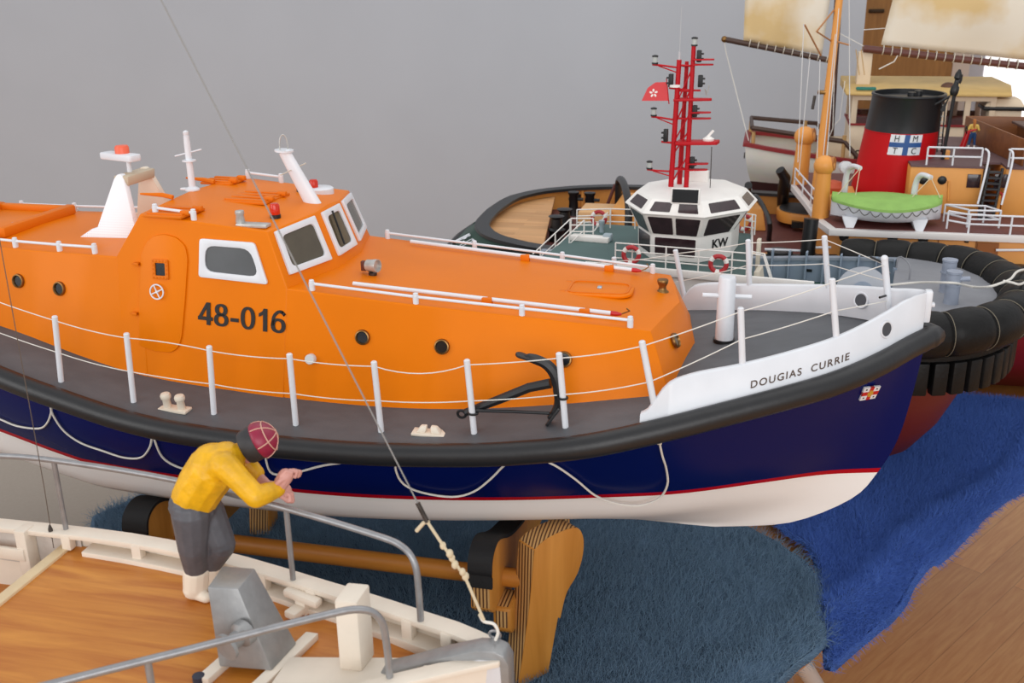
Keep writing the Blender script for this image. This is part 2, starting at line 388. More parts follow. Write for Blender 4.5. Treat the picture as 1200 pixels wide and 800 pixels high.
for fc_ in ((0, 1, 2, 3, 4, 5), (11, 10, 9, 8, 7, 6), (0, 6, 7, 16, 1), (1, 16, 17, 12, 2), (16, 7, 8, 13, 17), (2, 12, 14, 3), (12, 17, 13, 15, 14), (13, 8, 9, 15), (5, 11, 6, 0), (3, 14, 15, 9, 10, 4), (4, 10, 11, 5)): wh.face([i+k for k in fc_])
wh.build('wheelhouse', ORANGE, LB, 18, .0016)
roofz = lambda x, y: zr(x)+.005*(1-abs(y)/.12)
def facet(A_, B_, C_, D_, s, t): return (A_*(1-s)+B_*s)*(1-t)+(D_*(1-s)+C_*s)*t
for A_, B_, C_, D_ in ((TF, TM, BM, BFc), (TM, mir(TM), mir(BM), BM), (mir(TM), mir(TF), mir(BFc), mir(BM))):
    q = lambda s, t: facet(A_, B_, C_, D_, s, t)
    window('front_window', [q(.1, .8), q(.9, .8), q(.9, .04), q(.1, .04)], .0075, .002, .0035, WHITE, GLASS_B, LB, icr=.007, bev=.0006)
# wiper arm on the centre pane
w0 = facet(TM, mir(TM), mir(BM), BM, .45, .1); w1 = facet(TM, mir(TM), mir(BM), BM, .38, .68)
B().tube([w0+V((.004, 0, .002)), w1+V((.004, 0, .002))], .0013, 6).build('wiper', BLACK, LB)
def onside(px, py):
    z = .22
    for _ in range(30): q = ony(px, py, -side_y(z)); z = q.z
    return q
SN = V((0, -1, .136)).normalized() * -1
w_ = [onside(*p) for p in ((234, 324), (315, 333), (299, 284), (235, 279))]
window('side_window', w_, .0075, .004, .003, WHITE, GLASS_G, LB, icr=.012, bev=.0005)
# ---- side door with its wheel
dp = [onside(*p) for p in ((163, 404), (182, 411), (201, 413), (210, 407), (214, 394), (218, 350), (221, 303), (218, 288), (208, 278), (194, 274), (181, 276), (172, 284), (166, 298), (164, 350))]
pl = plane3(dp[0], dp[0]+V((1, 0, 0)), dp[0]+V((0, .136, 1))); o_, ux_, uy_ = pl
door = B().prism(rpoly(to2(dp, pl), .005, 3), o_-ux_.cross(uy_)*.0005, ux_, uy_, .003).build('cabin_door', ORANGE, LB, 30, .0012)
sp2 = lambda px, py: to2([onside(px, py)], pl)[0]
dn = ux_.cross(uy_)
def onpl(x, y, h=0): return o_+ux_*x+uy_*y+dn*h
wx, wy = sp2(190, 315)
fr = [(wx-.0105, wy-.0115), (wx+.0105, wy-.0115), (wx+.0105, wy+.0115), (wx-.0105, wy+.0115)]
f_ = B().ring(rpoly(fr, .002), rpoly(inset(fr, .0042), .001), onpl(0, 0, .0025), ux_, uy_, .0025).build('door_window', ORANGE_D, door, 30, .0006)
bt = B()
for k in range(16):
    a = k/4; e = int(a); t = a-e; c = [V(p) for p in inset(fr, .002)]; p = c[e].lerp(c[(e+1) % 4], t); bt.sph(onpl(p.x, p.y, .005), .0011, 6)
bt.build('bolt_heads', ORANGE_D, f_)
B().prism(inset(fr, .004), onpl(0, 0, .0022), ux_, uy_, .001).build('pane', GLASS_D, f_, 30)
hx, hy = sp2(187, 341); hw = B().torus(onpl(hx, hy, .006), dn, .0085, .0009, 28, 6)
for k in range(4):
    a = R_(25+90*k); hw.cyl(onpl(hx, hy, .006), onpl(hx+.0085*math.cos(a), hy+.0085*math.sin(a), .006), .0008, 6)
hw.cyl(onpl(hx, hy, .002), onpl(hx, hy, .007), .0016, 10); hw.build('handwheel', WHITE, door)
for px, py in ((162, 309), (160, 367)):
    x, y = sp2(px, py); B().box(onpl(x, y, .003), (.006, .005, .004)).cyl(onpl(x-.006, y, .003), onpl(x+.003, y, .003), .0012, 8).build('hinge', ORANGE_D, door, 30, .0008)
# ---- portholes
def cab_side(x):   # plane of the starboard cabin side at x
    if x > -.36: b0 = V((x, -wbF(x), deckz(x, wbF(x)))); t0 = V((x, -wsF(x), zsF(x)))
    elif x > -.56: b0 = V((x, -.145, .105)); t0 = V((x, -side_y(.25), .25))
    else: b0 = V((x, -wbA(x), deckz(x, wbA(x)))); t0 = V((x, -wsA(x), zsA(x)))
    return b0, t0
def oncab(px, py):
    y = -.13
    for _ in range(30):
        q = ony(px, py, y); b0, t0 = cab_side(q.x); k = (q.z-b0.z)/(t0.z-b0.z); y = b0.y+(t0.y-b0.y)*k
    b1, t1 = cab_side(q.x+.01); b2, t2 = cab_side(q.x-.01)
    n = (b1.lerp(t1, k)-b2.lerp(t2, k)).cross(t0-b0).normalized(); 
    return q, (n if n.y < 0 else -n)
def porthole(q, n, r=.0088, m=BRASS, g=GLASS_D, pr=(.0035, .0035)):
    f = B().lathe([(r*.72, 0), (r, 0), (r*1.02, .0012), (r*.94, .0032), (r*.8, .0036), (r*.72, .0026), (r*.72, 0)], q-n*.0004, n, 24).build('porthole', m, LB, 50)
    B().lathe([(.0001, .0004), (r*.74, .0004), (r*.74, .0011), (.0001, .0011)], q-n*.0002, n, 20).build('pane', g, f, 30)
    return f
for px, py in ((22, 329), (70, 338), (425, 395), (518, 406), (661, 421)): porthole(*oncab(px, py))
q = .5*(f[1]+f[3]); 
pA, pB, pC = f[0], f[1], f[3]; nn = (pC-pB).cross(pA-pB).normalized(); nn = nn if nn.x > 0 else -nn
d_ = ray(791, 399); C_ = V(CAM); t_ = (pB-C_).dot(nn)/V(d_).dot(nn); porthole(C_+V(d_)*t_, nn, .0088, BRASS, mat('cloudy_glass', (120, 112, 100), .25, var=.2, scale=120))
q, n = oncab(365, 420); B().lathe([(.006, 0), (.006, .006), (.0052, .007), (.0001, .007)], q-n*.0005, n, 18).build('vent_cap', mat('vent_white', (214, 216, 216), .35), LB, 40)
# ---- painted number 48-016
P0, n0 = oncab(232, 379); P1, _ = oncab(336, 391); ux = (P1-P0).normalized(); uy = n0.cross(ux).normalized()
W = (P1-P0).length; fl = planar(P0+n0*.0006-uy*.0, ux, uy)
def ell(cx, cy, rx, ry, n=28, p=1.15): return [(cx+rx*math.copysign(abs(math.cos(2*math.pi*k/n))**(2/2.3), math.cos(2*math.pi*k/n)), cy+ry*math.copysign(abs(math.sin(2*math.pi*k/n))**(2/2.3), math.sin(2*math.pi*k/n))) for k in range(n)]
def digits(txt, W, H, m):
    """heavy grotesque numerals"""
    b = B(); ad = {'4': .6, '8': .6, '-': .4, '0': .6, '1': .52, '6': .6}; tot = sum(ad[c] for c in txt)*H; k = W/tot; x = 0; o = P0+n0*.0006; t = .15*H
    rg = lambda cx, cy, rx, ry: b.ring(ell(cx, cy, rx*H*k, ry*H), ell(cx, cy, rx*H*k-t*k*.98, ry*H-t*.8), o, ux, uy, .0008)
    for c in txt:
        w = ad[c]*H*k; c0 = x+w*.5; hw = w*.45
        if c == '0': rg(c0, H*.5, .27, .5)
        if c == '8': rg(c0, H*.735, .235, .265); rg(c0, H*.285, .27, .285)
        if c == '6':
            rg(c0, H*.32, .27, .32); pts = smooth_pts([V((c0+w*.4, H*.8, 0)), V((c0+w*.2, H*.93, 0)), V((c0-w*.05, H*.9, 0)), V((c0-w*.28, H*.68, 0)), V((c0-w*.335, H*.32, 0))], 5)
            L_ = []; R2 = []
            for i, p in enumerate(pts):
                d = (pts[min(i+1, len(pts)-1)]-pts[max(0, i-1)]).normalized(); n_ = V((-d.y, d.x, 0)); L_.append(p+n_*t*.46); R2.append(p-n_*t*.46)
            for i in range(len(pts)-1): b.prism([tuple(L_[i].xy), tuple(L_[i+1].xy), tuple(R2[i+1].xy), tuple(R2[i].xy)], o, ux, uy, .0008)
        if c == '1': b.prism([(c0+w*.0, 0), (c0+w*.3, 0), (c0+w*.3, H), (c0+w*.05, H), (c0-w*.05, H*.88), (c0-w*.3, H*.77), (c0-w*.3, H*.62), (c0-w*.1, H*.68), (c0, H*.74)], o, ux, uy, .0008)
        if c == '-': b.prism([(c0-w*.38, H*.27), (c0+w*.38, H*.27), (c0+w*.38, H*.43), (c0-w*.38, H*.43)], o, ux, uy, .0008)
        if c == '4':
            b.prism([(c0+w*.08, 0), (c0+w*.32, 0), (c0+w*.32, H), (c0+w*.08, H)], o, ux, uy, .0008); b.prism([(c0-w*.46, H*.2), (c0+w*.46, H*.2), (c0+w*.46, H*.36), (c0-w*.46, H*.36)], o, ux, uy, .00085)
            b.prism([(c0-w*.46, H*.3), (c0-w*.24, H*.3), (c0+w*.26, H), (c0+w*.08, H)], o, ux, uy, .0009)
        x += w
    return b.build('painted_number', m, LB, 30)
digits('48-016', W, .0265, mat('black_lettering', (24, 20, 20), .5))
# ---- name on the bulwark
def bwmap(x0, h0):
    def fn(u, v, w):
        x = x0+u*.95; q = bw_out(x, h0+v); return V((q.x, q.y-.0003-w, q.z))
    return fn
text('DOUGIAS  CURRIE', .0105, bwmap(.164, .0125), 'name_lettering', mat('brown_lettering', (84, 66, 54), .6), LB, .0001, .0004, 1.22)
# ---- flag emblem on the bow
def hull_side(x, z):   # starboard hull point at given x,z (bow)
    best = None
    for k in range(40):
        u0 = k/40*.25+.75
        for a in range(12):
            lo, hi = V(hull_pt(u0, 0)), V(hull_pt(u0, 1)); pts = [V(hull_pt(u0, 0)), V(hull_pt(u0, 1)), V(hull_pt(u0, 2)), V(hull_pt(u0, 3))]
            j = a//4; p = pts[j].lerp(pts[j+1], (a % 4)/4); e = (p.x-x)**2+(p.z-z)**2
            if best is None or e < best[0]: best = (e, p)
    p = best[1]; return V((x, -p.y, z))
e0 = ony(1009, 468, -.045); 
ex = []
for px, py in ((1006, 468), (1024, 465), (1031, 451), (1012, 453)):
    y = -.045
    for _ in range(12): q = ony(px, py, y); y = .6*y+.4*hull_side(q.x, q.z).y
    ex.append(ony(px, py, y))
en = (ex[1]-ex[0]).cross(ex[3]-ex[0]).normalized(); en = en if en.y < 0 else -en
def emb(s, t, h): return ex[0].lerp(ex[1], s).lerp(ex[3].lerp(ex[2], s), t)+en*(.0022+h)
def patch(b, s0, t0, s1, t1, h): return b.hexa([emb(s0, t0, -.002), emb(s1, t0, -.002), emb(s1, t1, -.002), emb(s0, t1, -.002)], [emb(s0, t0, h), emb(s1, t0, h), emb(s1, t1, h), emb(s0, t1, h)])
fe = patch(B(), 0, 0, 1, 1, 0).build('flag_emblem', WHITE, LB, 0)
patch(patch(B(), .38, 0, .62, 1, .0003), 0, .36, 1, .64, .0003).build('red_cross', RED_P, fe, 0)
patch(patch(B(), .4, .25, .6, .75, .0005), .32, .4, .68, .6, .0004).build('gold_anchor', mat('gold_paint', (196, 150, 50), .4), fe, 0)
bk = B(); 
for s, t in ((.18, .18), (.82, .18), (.18, .82), (.82, .82)): patch(bk, s-.045, t-.05, s+.045, t+.05, .0002)
bk.build('flag_initials', BLACK, fe, 0)

# ---- stanchions and guard lines
def stanchion(base, top, r=.0034):
    b = B(); ax = top-base; n = ax.normalized(); b.lathe([(r, 0), (r, ax.length-.001), (r*.7, ax.length)], base, n, 10)
    return b.build('stanchion', WHITE, LB, 40)
stF, stT = [], []
for (tx_, ty_), (bx_, by_) in zip(((64, 370), (148, 390), (245, 405), (339, 414), (438, 423), (547, 421), (655, 413)), ((72, 449), (157, 473), (251, 487), (347, 500), (447, 508), (556, 510), (663, 503))):
    b0 = ondeck(bx_, by_, -.003); stF.append(b0); stT.append(ony(tx_, ty_, b0.y+.0))
for (tx_, ty_), x, h in (((752, 399), .0735, .006), ((868, 360), .155, .035), ((975, 326), .2475, .037)):
    q = bw_out(x, h); q.y += .006; stF.append(q); stT.append(ony(tx_, ty_, q.y+.002))
x0s = [ -.83, -.72]
for x in x0s: q = V((x, -(bd(x)-.012), deckz(x, bd(x)-.012)-.003)); stF.insert(x0s.index(x), q); stT.insert(x0s.index(x), q+V((.004, 0, .085)))
port = []
for bq, tq in zip(stF, stT): stanchion(bq, tq); stanchion(mir(bq), mir(tq)); 
bowB = V((.309, 0, zd(.31)+.02)); bowT = ony(1036.5, 303, 0); B().lathe([(.0038, 0), (.0038, (bowT-bowB).length)], bowB, bowT-bowB, 10).sph(bowT, .0042, 10).build('stanchion', WHITE, LB)
CORD = .0006
def line_pts(fr, side):
    K = [b.lerp(t, fr) for b, t in zip(stF, stT)]; K = [k if side < 0 else mir(k) for k in K]
    end = bowB.lerp(bowT, .9 if fr > .7 else (.28 if side < 0 else .62)); K.append(end)
    sg = [.001, .001, .002, .001, .002, .002, .009 if fr > .7 and side < 0 else .002, .001, .002, .001, .001, .0]
    P = []
    for i in range(len(K)-1): P += sag(K[i], K[i+1], sg[min(i, len(sg)-1)] if not (fr > .7 and side < 0 and i == 3) else -.002)[:-1]
    return P+[K[-1]]
for side in (-1, 1):
    for fr in (.93, .46): B().tube(line_pts(fr, side), CORD, 5).build('guard_line', ROPE, LB)
for side in (-1, 1):
    a = bowT.lerp(bowB, .08 if side > 0 else .62); bq = stT[-1] if side < 0 else mir(stT[-1]); bq2 = (stF[-1].lerp(stT[-1], .46)); bq2 = bq2 if side < 0 else mir(bq2)
    B().cyl(a.lerp(bq2, .04) if side < 0 else a.lerp(bq, .04), a.lerp(bq2, .16) if side < 0 else a.lerp(bq, .22), .0013, 8).build('rigging_screw', BLACK, LB)

# ---- roof handrails
def handrail(pts, h=.0125, r=.0017, pr=.0034):
    P = [V(p) for p in pts]; rr = B().tube([p+V((0, 0, h*.62)) for p in P], r, 8).build('handrail', WHITE, LB)
    for p in P: B().lathe([(pr, -.001), (pr, h*.75), (pr*.85, h*.78), (pr*.85, h*.95), (pr*.5, h)], p, (0, 0, 1), 12).build('rail_post', WHITE, rr, 40)
roofC = lambda x, y: zsF(x)+.004*(1-abs(y)/wsF(x))
cx = [-.3235, -.2013, -.0823, .0349]
for s in (-1, 1): handrail([(x, s*(wsF(x)-.005), roofC(x, wsF(x)-.005)) for x in cx])
ax_ = [-.86, -.79, -.725, -.657, -.604]
def roofA(x, y): return zsA(x)+.005*(1-abs(y)/wsA(x))
for s in (-1, 1): handrail([(x, s*(wsA(x)-.006), roofA(x, wsA(x)-.006)) for x in (ax_ if s < 0 else [-.86, -.78, -.70, -.62])])
for s in (-1, 1): handrail([(x, s*.113, roofz(x, .113)) for x in (-.516, -.4675)])
# ---- boathooks lashed along the roof
for s in (-1, 1):
    x0, x1 = -.283, .012; y0 = .1*s; y1 = .089*s
    a = V((x0, y0, roofC(x0, .1)+.006)); e = V((x1, y1, roofC(x1, .09)+.006)); bh = B().cyl(a, e, .0024, 10).build('boathook', WHITE, LB)
    d = (e-a).normalized(); B().lathe([(.0027, -.001), (.0027, .005), (.0012, .011)], e, d, 10).build('hook_tip', RED_P, bh)
    B().tube([e+d*.01, e+d*.016+V((0, 0, .003)), e+d*.02+V((0, s*.003, .006)), e+d*.017+V((0, s*.005, .009))], .0008, 6).build('hook', BRASS, bh)
    for t in (.53, .9):
        p = a.lerp(e, t); B().box(p-V((0, 0, .002)), (.012, .008, .0085)).build('clip', ORANGE_D, bh, 30, .0015)
# ---- fore hatch on the coachroof
hc = onz(704, 338, .208); hz = roofC(hc.x, 0)
hp = rpoly([(-.04, -.03), (.04, -.026), (.04, .026), (-.04, .03)], .018, 6)
ha = B().prism(hp, (hc.x, 0, hz-.002), (1, 0, 0), (0, 1, 0), .004).build('roof_hatch', ORANGE, LB, 30, .0012)
B().ring(inset(hp, .004), inset(hp, .0065), (hc.x, 0, hz+.0015), (1, 0, 0), (0, 1, 0), .0016).build('hatch_rim', ORANGE_D, ha, 30)
B().box((hc.x, 0, hz+.0028), (.005, .007, .0022)).build('hatch_plate', mat('pale_blue_steel', (170, 190, 205), .3, metal=.4), ha, 30, .0005)
for y in (-.02, .02): B().box((hc.x-.041, y, hz), (.008, .006, .006)).build('hatch_hinge', ORANGE_D, ha, 30, .001)
# brass fairlead post at the front of the roof
q = V((.0555, .028, .2)); 
B().lathe([(.0075, 0), (.0075, .0025), (.0048, .005), (.0042, .009), (.0062, .013), (.0068, .016), (.006, .0175), (.0001, .018)], q, (0, 0, 1), 18).build('brass_bollard', BRASS, LB, 50)
# searchlight
q = onz(437, 323, .2255); sl = B().cyl(q-V((0, 0, .002)), q+V((0, 0, .004)), .005, 14).tube([q+V((0, 0, .003)), q+V((-.006, 0, .007)), q+V((-.006, 0, .014))], .0014, 6).build('searchlight', DARKSTEEL, LB)
c = q+V((.0, 0, .0125)); ax2 = V((.93, -.25, .05)).normalized()
B().lathe([(.003, -.009), (.0068, -.007), (.0072, .0), (.0078, .004), (.0078, .008), (.0068, .008), (.0066, .005), (.0001, .005)], c, ax2, 18).build('lamp_body', STEEL, sl, 40)
B().box(c-ax2*.012+V((0, 0, -.001)), (.007, .006, .012)).build('lamp_back', mat('rusty_bracket', (96, 44, 30), .6), sl, 30, .001)
# ---- mast on the wheelhouse roof
q = V((-.5335, 0, roofz(-.5335, 0)-.001)); ms = B().lathe([(.009, 0), (.009, .002), (.0042, .005), (.0039, .06), (.0036, .064), (.0036, .068)], q, (0, 0, 1), 14, 1.0).build('mast', WHITE, LB, 40)
B().box(q+V((-.008, 0, .0015)), (.016, .006, .003)).build('mast_foot', WHITE, ms, 30, .001)
B().lathe([(.0001, .0), (.0085, 0), (.0085, .0015), (.0001, .0015)], q+V((0, 0, .0365)), (0, 0, 1), 18).build('mast_collar', WHITE, ms, 30)
B().tube([q+V((-.0165, -.004, .043)), q+V((.0165, .004, .051))], .0009, 6).build('crosstree', WHITE, ms)
B().lathe([(.0022, 0), (.0034, .002), (.0034, .006), (.001, .0075)], q+V((0, 0, .067)), (0, 0, 1), 12).build('mast_lamp', WHITE, ms)
# ---- raked exhaust mast
a = V((-.3705, 0, .297)); e = V((-.4035, 0, .3615)); ex_ = B().lathe([(.0105, -.004), (.0085, .045), (.0075, (e-a).length)], a, e-a, 14, .55, 1).build('raked_mast', WHITE, LB, 40)
B().lathe([(.0001, 0), (.0115, 0), (.0115, .002), (.0001, .002)], e, (.06, 0, 1), 18).build('mast_cap', WHITE, ex_, 30)
B().tube([e+V((-.004, -.003, .002))]+[e+V((-.004+.008*(1-math.cos(t))/2, -.003+.006*(1-math.cos(t))/2, .003+.017*math.sin(t)**.8)) for t in np.linspace(.2, 2.9, 9)]+[e+V((.004, .003, .002))], .0009, 6).build('loop_aerial', STEEL, ex_)
m_ = a.lerp(e, .68); B().tube([m_+V((-.007, -.022, -.004)), m_+V((.006, .022, .003))], .0008, 6).build('spreader', mat('cream_wire', (205, 195, 180), .5), ex_)
# ---- radar arch
arch = B()
def leg(s):
    yb, yt = .052*s, .03*s; b = B()
    prof = [(-.672, .0), (-.652, .012), (-.644, .014), (-.622, .072), (-.6175, .0775), (-.612, .0775), (-.608, .072), (-.586, .0)]
    o = [V((x, yb+(yt-yb)*z/.078, roofA(x, .05)-.001+z)) for x, z in prof]; w = V((0, s*-.009, 0))
    b.hexa(o, [p+w for p in o]); return b
DOT = bpy.data.materials.new('dotted_white_panel'); DOT.use_nodes = True
_n = DOT.node_tree; _p = _n.nodes['Principled BSDF']; _t = _n.nodes.new('ShaderNodeTexCoord'); _v = _n.nodes.new('ShaderNodeTexVoronoi'); _v.inputs['Scale'].default_value = 330; _v.inputs['Randomness'].default_value = .0
_m = _n.nodes.new('ShaderNodeMapping'); _m.inputs['Scale'].default_value = (1, .05, 1); _n.links.new(_t.outputs['Object'], _m.inputs[0]); _n.links.new(_m.outputs[0], _v.inputs['Vector'])
_rr = _n.nodes.new('ShaderNodeValToRGB'); _rr.color_ramp.elements[0].color = (*lin((196, 200, 212)), 1); _rr.color_ramp.elements[1].color = (*lin((240, 240, 243)), 1); _rr.color_ramp.elements[0].position = .15; _rr.color_ramp.elements[1].position = .4
_n.links.new(_v.outputs['Distance'], _rr.inputs[0]); _n.links.new(_rr.outputs[0], _p.inputs['Base Color']); _p.inputs['Roughness'].default_value = .4
ra = leg(-1).build('radar_arch', DOT, LB, 30, .001); leg(1).build('arch_leg', CREAM, ra, 30, .001)
B().hexa([V((-.621, -.03, .318)), V((-.603, -.03, .318)), V((-.603, .03, .318)), V((-.621, .03, .318))], [V((-.624, -.031, .331)), V((-.602, -.031, .331)), V((-.602, .031, .331)), V((-.624, .031, .331))]).build('arch_bridge', mat('beige_bridge', (196, 180, 156), .55), ra, 30, .003)
B().cyl((-.618, -.002, .329), (-.618, -.002, .346), .003, 10).build('scanner_post', WHITE, ra)
rot = Matrix.Rotation(R_(-18), 3, 'Z')
sc = B().prism(rpoly([(-.03, -.0095), (.03, -.0095), (.03, .0095), (-.03, .0095)], .005), V((-.63, .0, .3455)), rot @ V((1, 0, 0)), rot @ V((0, 1, 0)), .0085).build('radar_scanner', WHITE, ra, 30, .0015)
B().lathe([(.0001, 0), (.0088, 0), (.0088, .007), (.0075, .0095), (.0001, .01)], V((-.627, .001, .354)), (0, 0, 1), 18).build('scanner_cap', mat('coral_plastic', (240, 104, 72), .4), sc, 40)
# ---- aft roof: raised rim hatch and fold-out steps
hx0, hx1, hy_ = -.88, -.768, .066
rim = B().box(((hx0+hx1)/2, -hy_, .2615), (hx1-hx0, .012, .012)).box(((hx0+hx1)/2, hy_, .2615), (hx1-hx0, .012, .012)).box((hx1, 0, .262), (.014, 2*hy_+.012, .0135)).box((hx0, 0, .262), (.014, 2*hy_+.012, .0135))
hr = rim.build('aft_hatch', ORANGE_D, LB, 30, .003); B().box(((hx0+hx1)/2, 0, .257), (hx1-hx0-.01, 2*hy_-.01, .006)).build('hatch_lid', ORANGE, hr, 30, .001)
B().box((-.79, -.01, .2605), (.016, .005, .002), Matrix.Rotation(.8, 3, 'Z')).build('lid_handle', STEEL, hr)
# ---- orange flat fittings on wheelhouse roof
def flat(px0, py0, z, w, d, rz, name, bars=4):
    c = onz(px0, py0, z); rz_ = Matrix.Rotation(R_(rz), 3, 'Z'); zz = roofz(c.x, c.y)
    b = B().box((c.x, c.y, zz+.0004), (w, d, .003), rz_)
    for k in range(bars): b.box(V((c.x, c.y, zz+.0025))+rz_ @ V((0, (k-(bars-1)/2)*d/bars, 0)), (w*.94, d/bars*.45, .0025), rz_)
    o = b.build(name, ORANGE_D, LB, 30, .0006); 
    for k in (-1, 1): B().box(V((c.x, c.y, zz+.004))+rz_ @ V((w*.47, k*d*.25, 0)), (.012, .007, .006), rz_).build('hatch_hinge', ORANGE_D, o, 30, .0018)
    return o
flat(300, 232, .303, .06, .062, -4, 'roof_hatch', 4); flat(204, 245, .308, .05, .05, -3, 'roof_hatch', 3); flat(262, 212, .308, .045, .04, -4, 'roof_hatch', 3)
for s in (-1, 1):
    p = V((-.535, s*.05, .308)); B().tube([p+V((.004, 0, .003)), p+V((-.01, 0, .0055)), p+V((-.038, s*.003, .0065))], [.003, .0028, .0012], 6).build('aerial_arm', ORANGE_D, LB)
# ---- roof lights, horn
def beacon(px, py, z):
    c = onz(px, py, z); c.z = roofz(c.x, c.y)-.0005; o = B().lathe([(.0063, 0), (.0063, .0055), (.0055, .006)], c, (0, 0, 1), 18).build('beacon', BLACK, LB)
    B().lathe([(.0055, .005), (.0058, .006), (.0058, .016), (.0045, .0185), (.0001, .019)], c, (0, 0, 1), 18).build('red_lens', REDLENS, o); return o
beacon(323, 256, .295); beacon(368, 223, .3)
c = onz(297, 263, .296); c.z = roofz(c.x, c.y); hp_ = B().box(c+V((0, 0, .0015)), (.038, .014, .004)); lab(hp_.build('horn_bracket', STEEL, LB, 30, .001), 'steel bracket with knobbed horn')
B().lathe([(.005, 0), (.0055, .004), (.0045, .011), (.0055, .013), (.005, .016), (.0001, .0165)], c+V((-.0165, .001, .001)), (0, 0, 1), 16).build('horn', STEEL, LB)
c = onz(380, 220, .302); c.z = roofz(c.x, c.y); B().lathe([(.018, 0), (.018, .008), (.016, .0095), (.0001, .01)], V((-.395, .075, roofz(-.395, .075)-.001)), (0, 0, 1), 24).build('dome_cover', WHITE, LB)
B().lathe([(.005, 0), (.005, .012), (.004, .014), (.0001, .015)], V((-.415, .06, roofz(-.415, .06)-.001)), (0, 0, 1), 14).build('vent_horn', DARKSTEEL, LB)
# ---- deck gear
def samson(): 
    q = ondeck(850, 405, -.002); q.y = 0; q.x = .131; q.z = deckz(q.x, 0)-.001; s = B().lathe([(.0105, 0), (.0098, .0765), (.009, .0785), (.0001, .079)], q, (0, 0, 1), 22).build('samson_post', WHITE, LB, 40)
    B().lathe([(.0125, 0), (.0125, .004), (.0108, .004)], q, (0, 0, 1), 22).build('post_collar', BLACK, s)
    B().tube([q+V((-.008, -.002, .0555))+V((-.019, -.003, .001)), q+V((.0, 0, .0555)), q+V((.028, .004, .0545))], .0027, 8).build('norman_pin', WHITE, s)
samson()
def bitts(px, py, rz=0):
    c = ondeck(px, py); R = Matrix.Rotation(rz, 3, 'Z') @ Matrix.Rotation(-.0, 3, 'X'); tilt = Matrix.Rotation(.1, 3, 'X')
    o = B().box(c, (.037, .014, .003), R @ tilt).build('deck_bollard', CREAM, LB, 30, .0006)
    for k in (-1, 1): B().lathe([(.0048, 0), (.0043, .011), (.0058, .013), (.0062, .016), (.005, .0185), (.0001, .0195)], c+R @ V((k*.0095, 0, 0)), (0, -.1, 1), 14).build('bollard_head', CREAM, o, 50)
bitts(205, 479, -.1)
c = ondeck(503, 507); cl = B().box(c, (.037, .014, .003), Matrix.Rotation(.1, 3, 'X')).build('fairlead', CREAM, LB, 30, .0006)
for k in (-1, 1): B().hexa([c+V((k*.003, -.005, .001)), c+V((k*.014, -.005, .001)), c+V((k*.014, .005, .002)), c+V((k*.003, .005, .002))], [c+V((k*.002, -.003, .008)), c+V((k*.009, -.003, .0075)), c+V((k*.009, .003, .0085)), c+V((k*.002, .003, .009))]).build('fairlead_horn', CREAM, cl, 30, .0015)
settle(LB, (-.28, 0, -.086))
# ---- anchor lashed to two stanchions (lies on the deck)
IRON = mat('black_iron', (24, 25, 28), .45, bump=.1)
AN = thing('anchor', 'black stocked anchor lashed upright to lifeboat side deck stanchions', 'anchor')
ya = -.185
g = lambda px, py, y=ya: ony(px, py, y)
sh = B().tube([g(546, 483), g(585, 468), g(620, 454), g(645, 449)], [.0042, .005, .0052, .0055], 8).build('shank', IRON, AN)
B().tube(smooth_pts([g(612, 417), g(628, 421), g(642, 428), g(651, 440), g(655, 455), g(655, 470), g(650, 482), g(643, 490)], 4), [.0018, .002, .0045, .0052, .0055, .0056, .0055, .0058, .006, .0062, .0063, .0064, .0065, .0066, .0066, .0066, .0066, .0066, .0062, .0055, .005, .0046, .0042, .004, .0038, .0036, .0035, .003, .002][:29], 8).build('arm', IRON, AN)
B().prism(rpoly([(-.012, -.004), (.012, -.007), (.016, 0), (.012, .007), (-.012, .004)], .003), g(648, 485), (g(643, 491)-g(654, 476)).normalized(), V((0, 1, 0)), .003).build('fluke', IRON, AN, 30, .0006)
B().prism(rpoly([(-.018, -.004), (.014, -.006), (.018, 0), (.014, .006), (-.018, .004)], .003), g(623, 419), (g(612, 417)-g(632, 424)).normalized(), V((0, 1, 0)), .003).build('fluke', IRON, AN, 30, .0006)
B().tube([g(558, 481, -.19), g(600, 482, -.19), g(644, 484, -.19)], .0018, 8).build('stock', IRON, AN)
B().torus(g(541, 485), (0, 1, .2), .0045, .0016, 16, 6).build('shackle', IRON, AN)
for px, py, y in ((554.5, 484, stF[7].y), (659.5, 466, stF[8].y)): B().torus(g(px, py, y), (0, 0, 1), .0046, .0014, 14, 6).build('lashing', IRON, AN)
q = g(600, 470); settle(AN, (q.x, q.y, deckz(q.x, q.y)))
# ---- looped grab line along the hull
def hs(px, py, off=.0035):
    """point on the starboard topsides seen at a place"""
    y = -.2
    for _ in range(40):
        q = ony(px, py, y); x = q.x; u = (x-XS)/(.345-XS); pts = [V(hull_pt(min(1, u), k)) for k in range(5)]
        for a, e in zip(pts[:-1], pts[1:]):
            if q.z >= e.z or e is pts[-1]:
                t = min(1, max(0, (q.z-a.z)/(e.z-a.z))); yy = a.y+(e.y-a.y)*t; break
        y = .5*y-.5*(yy+off)
    return ony(px, py, y)
loops = [[(-14, 487), (0, 491), (20, 499), (45, 502), (55, 496), (60, 483), (59, 474)], [(59, 474), (62, 486), (75, 505), (95, 519), (120, 528), (145, 536), (165, 536), (175, 525), (178, 512), (177, 501)], [(178, 502), (182, 518), (190, 535), (204, 545), (222, 550), (250, 549), (280, 547), (300, 540), (309, 525), (310, 516)], [(310, 517), (312, 540), (320, 555), (345, 554), (380, 545), (420, 540), (445, 538), (462, 533)],
         [(463, 533), (464, 551), (473, 567), (495, 577), (530, 582), (555, 576), (575, 561), (590, 546), (607, 535), (624, 534)], [(624, 534), (650, 545), (675, 562), (697, 580), (720, 589), (748, 592), (772, 584), (782, 568), (781, 550), (776, 533), (773, 519)]]
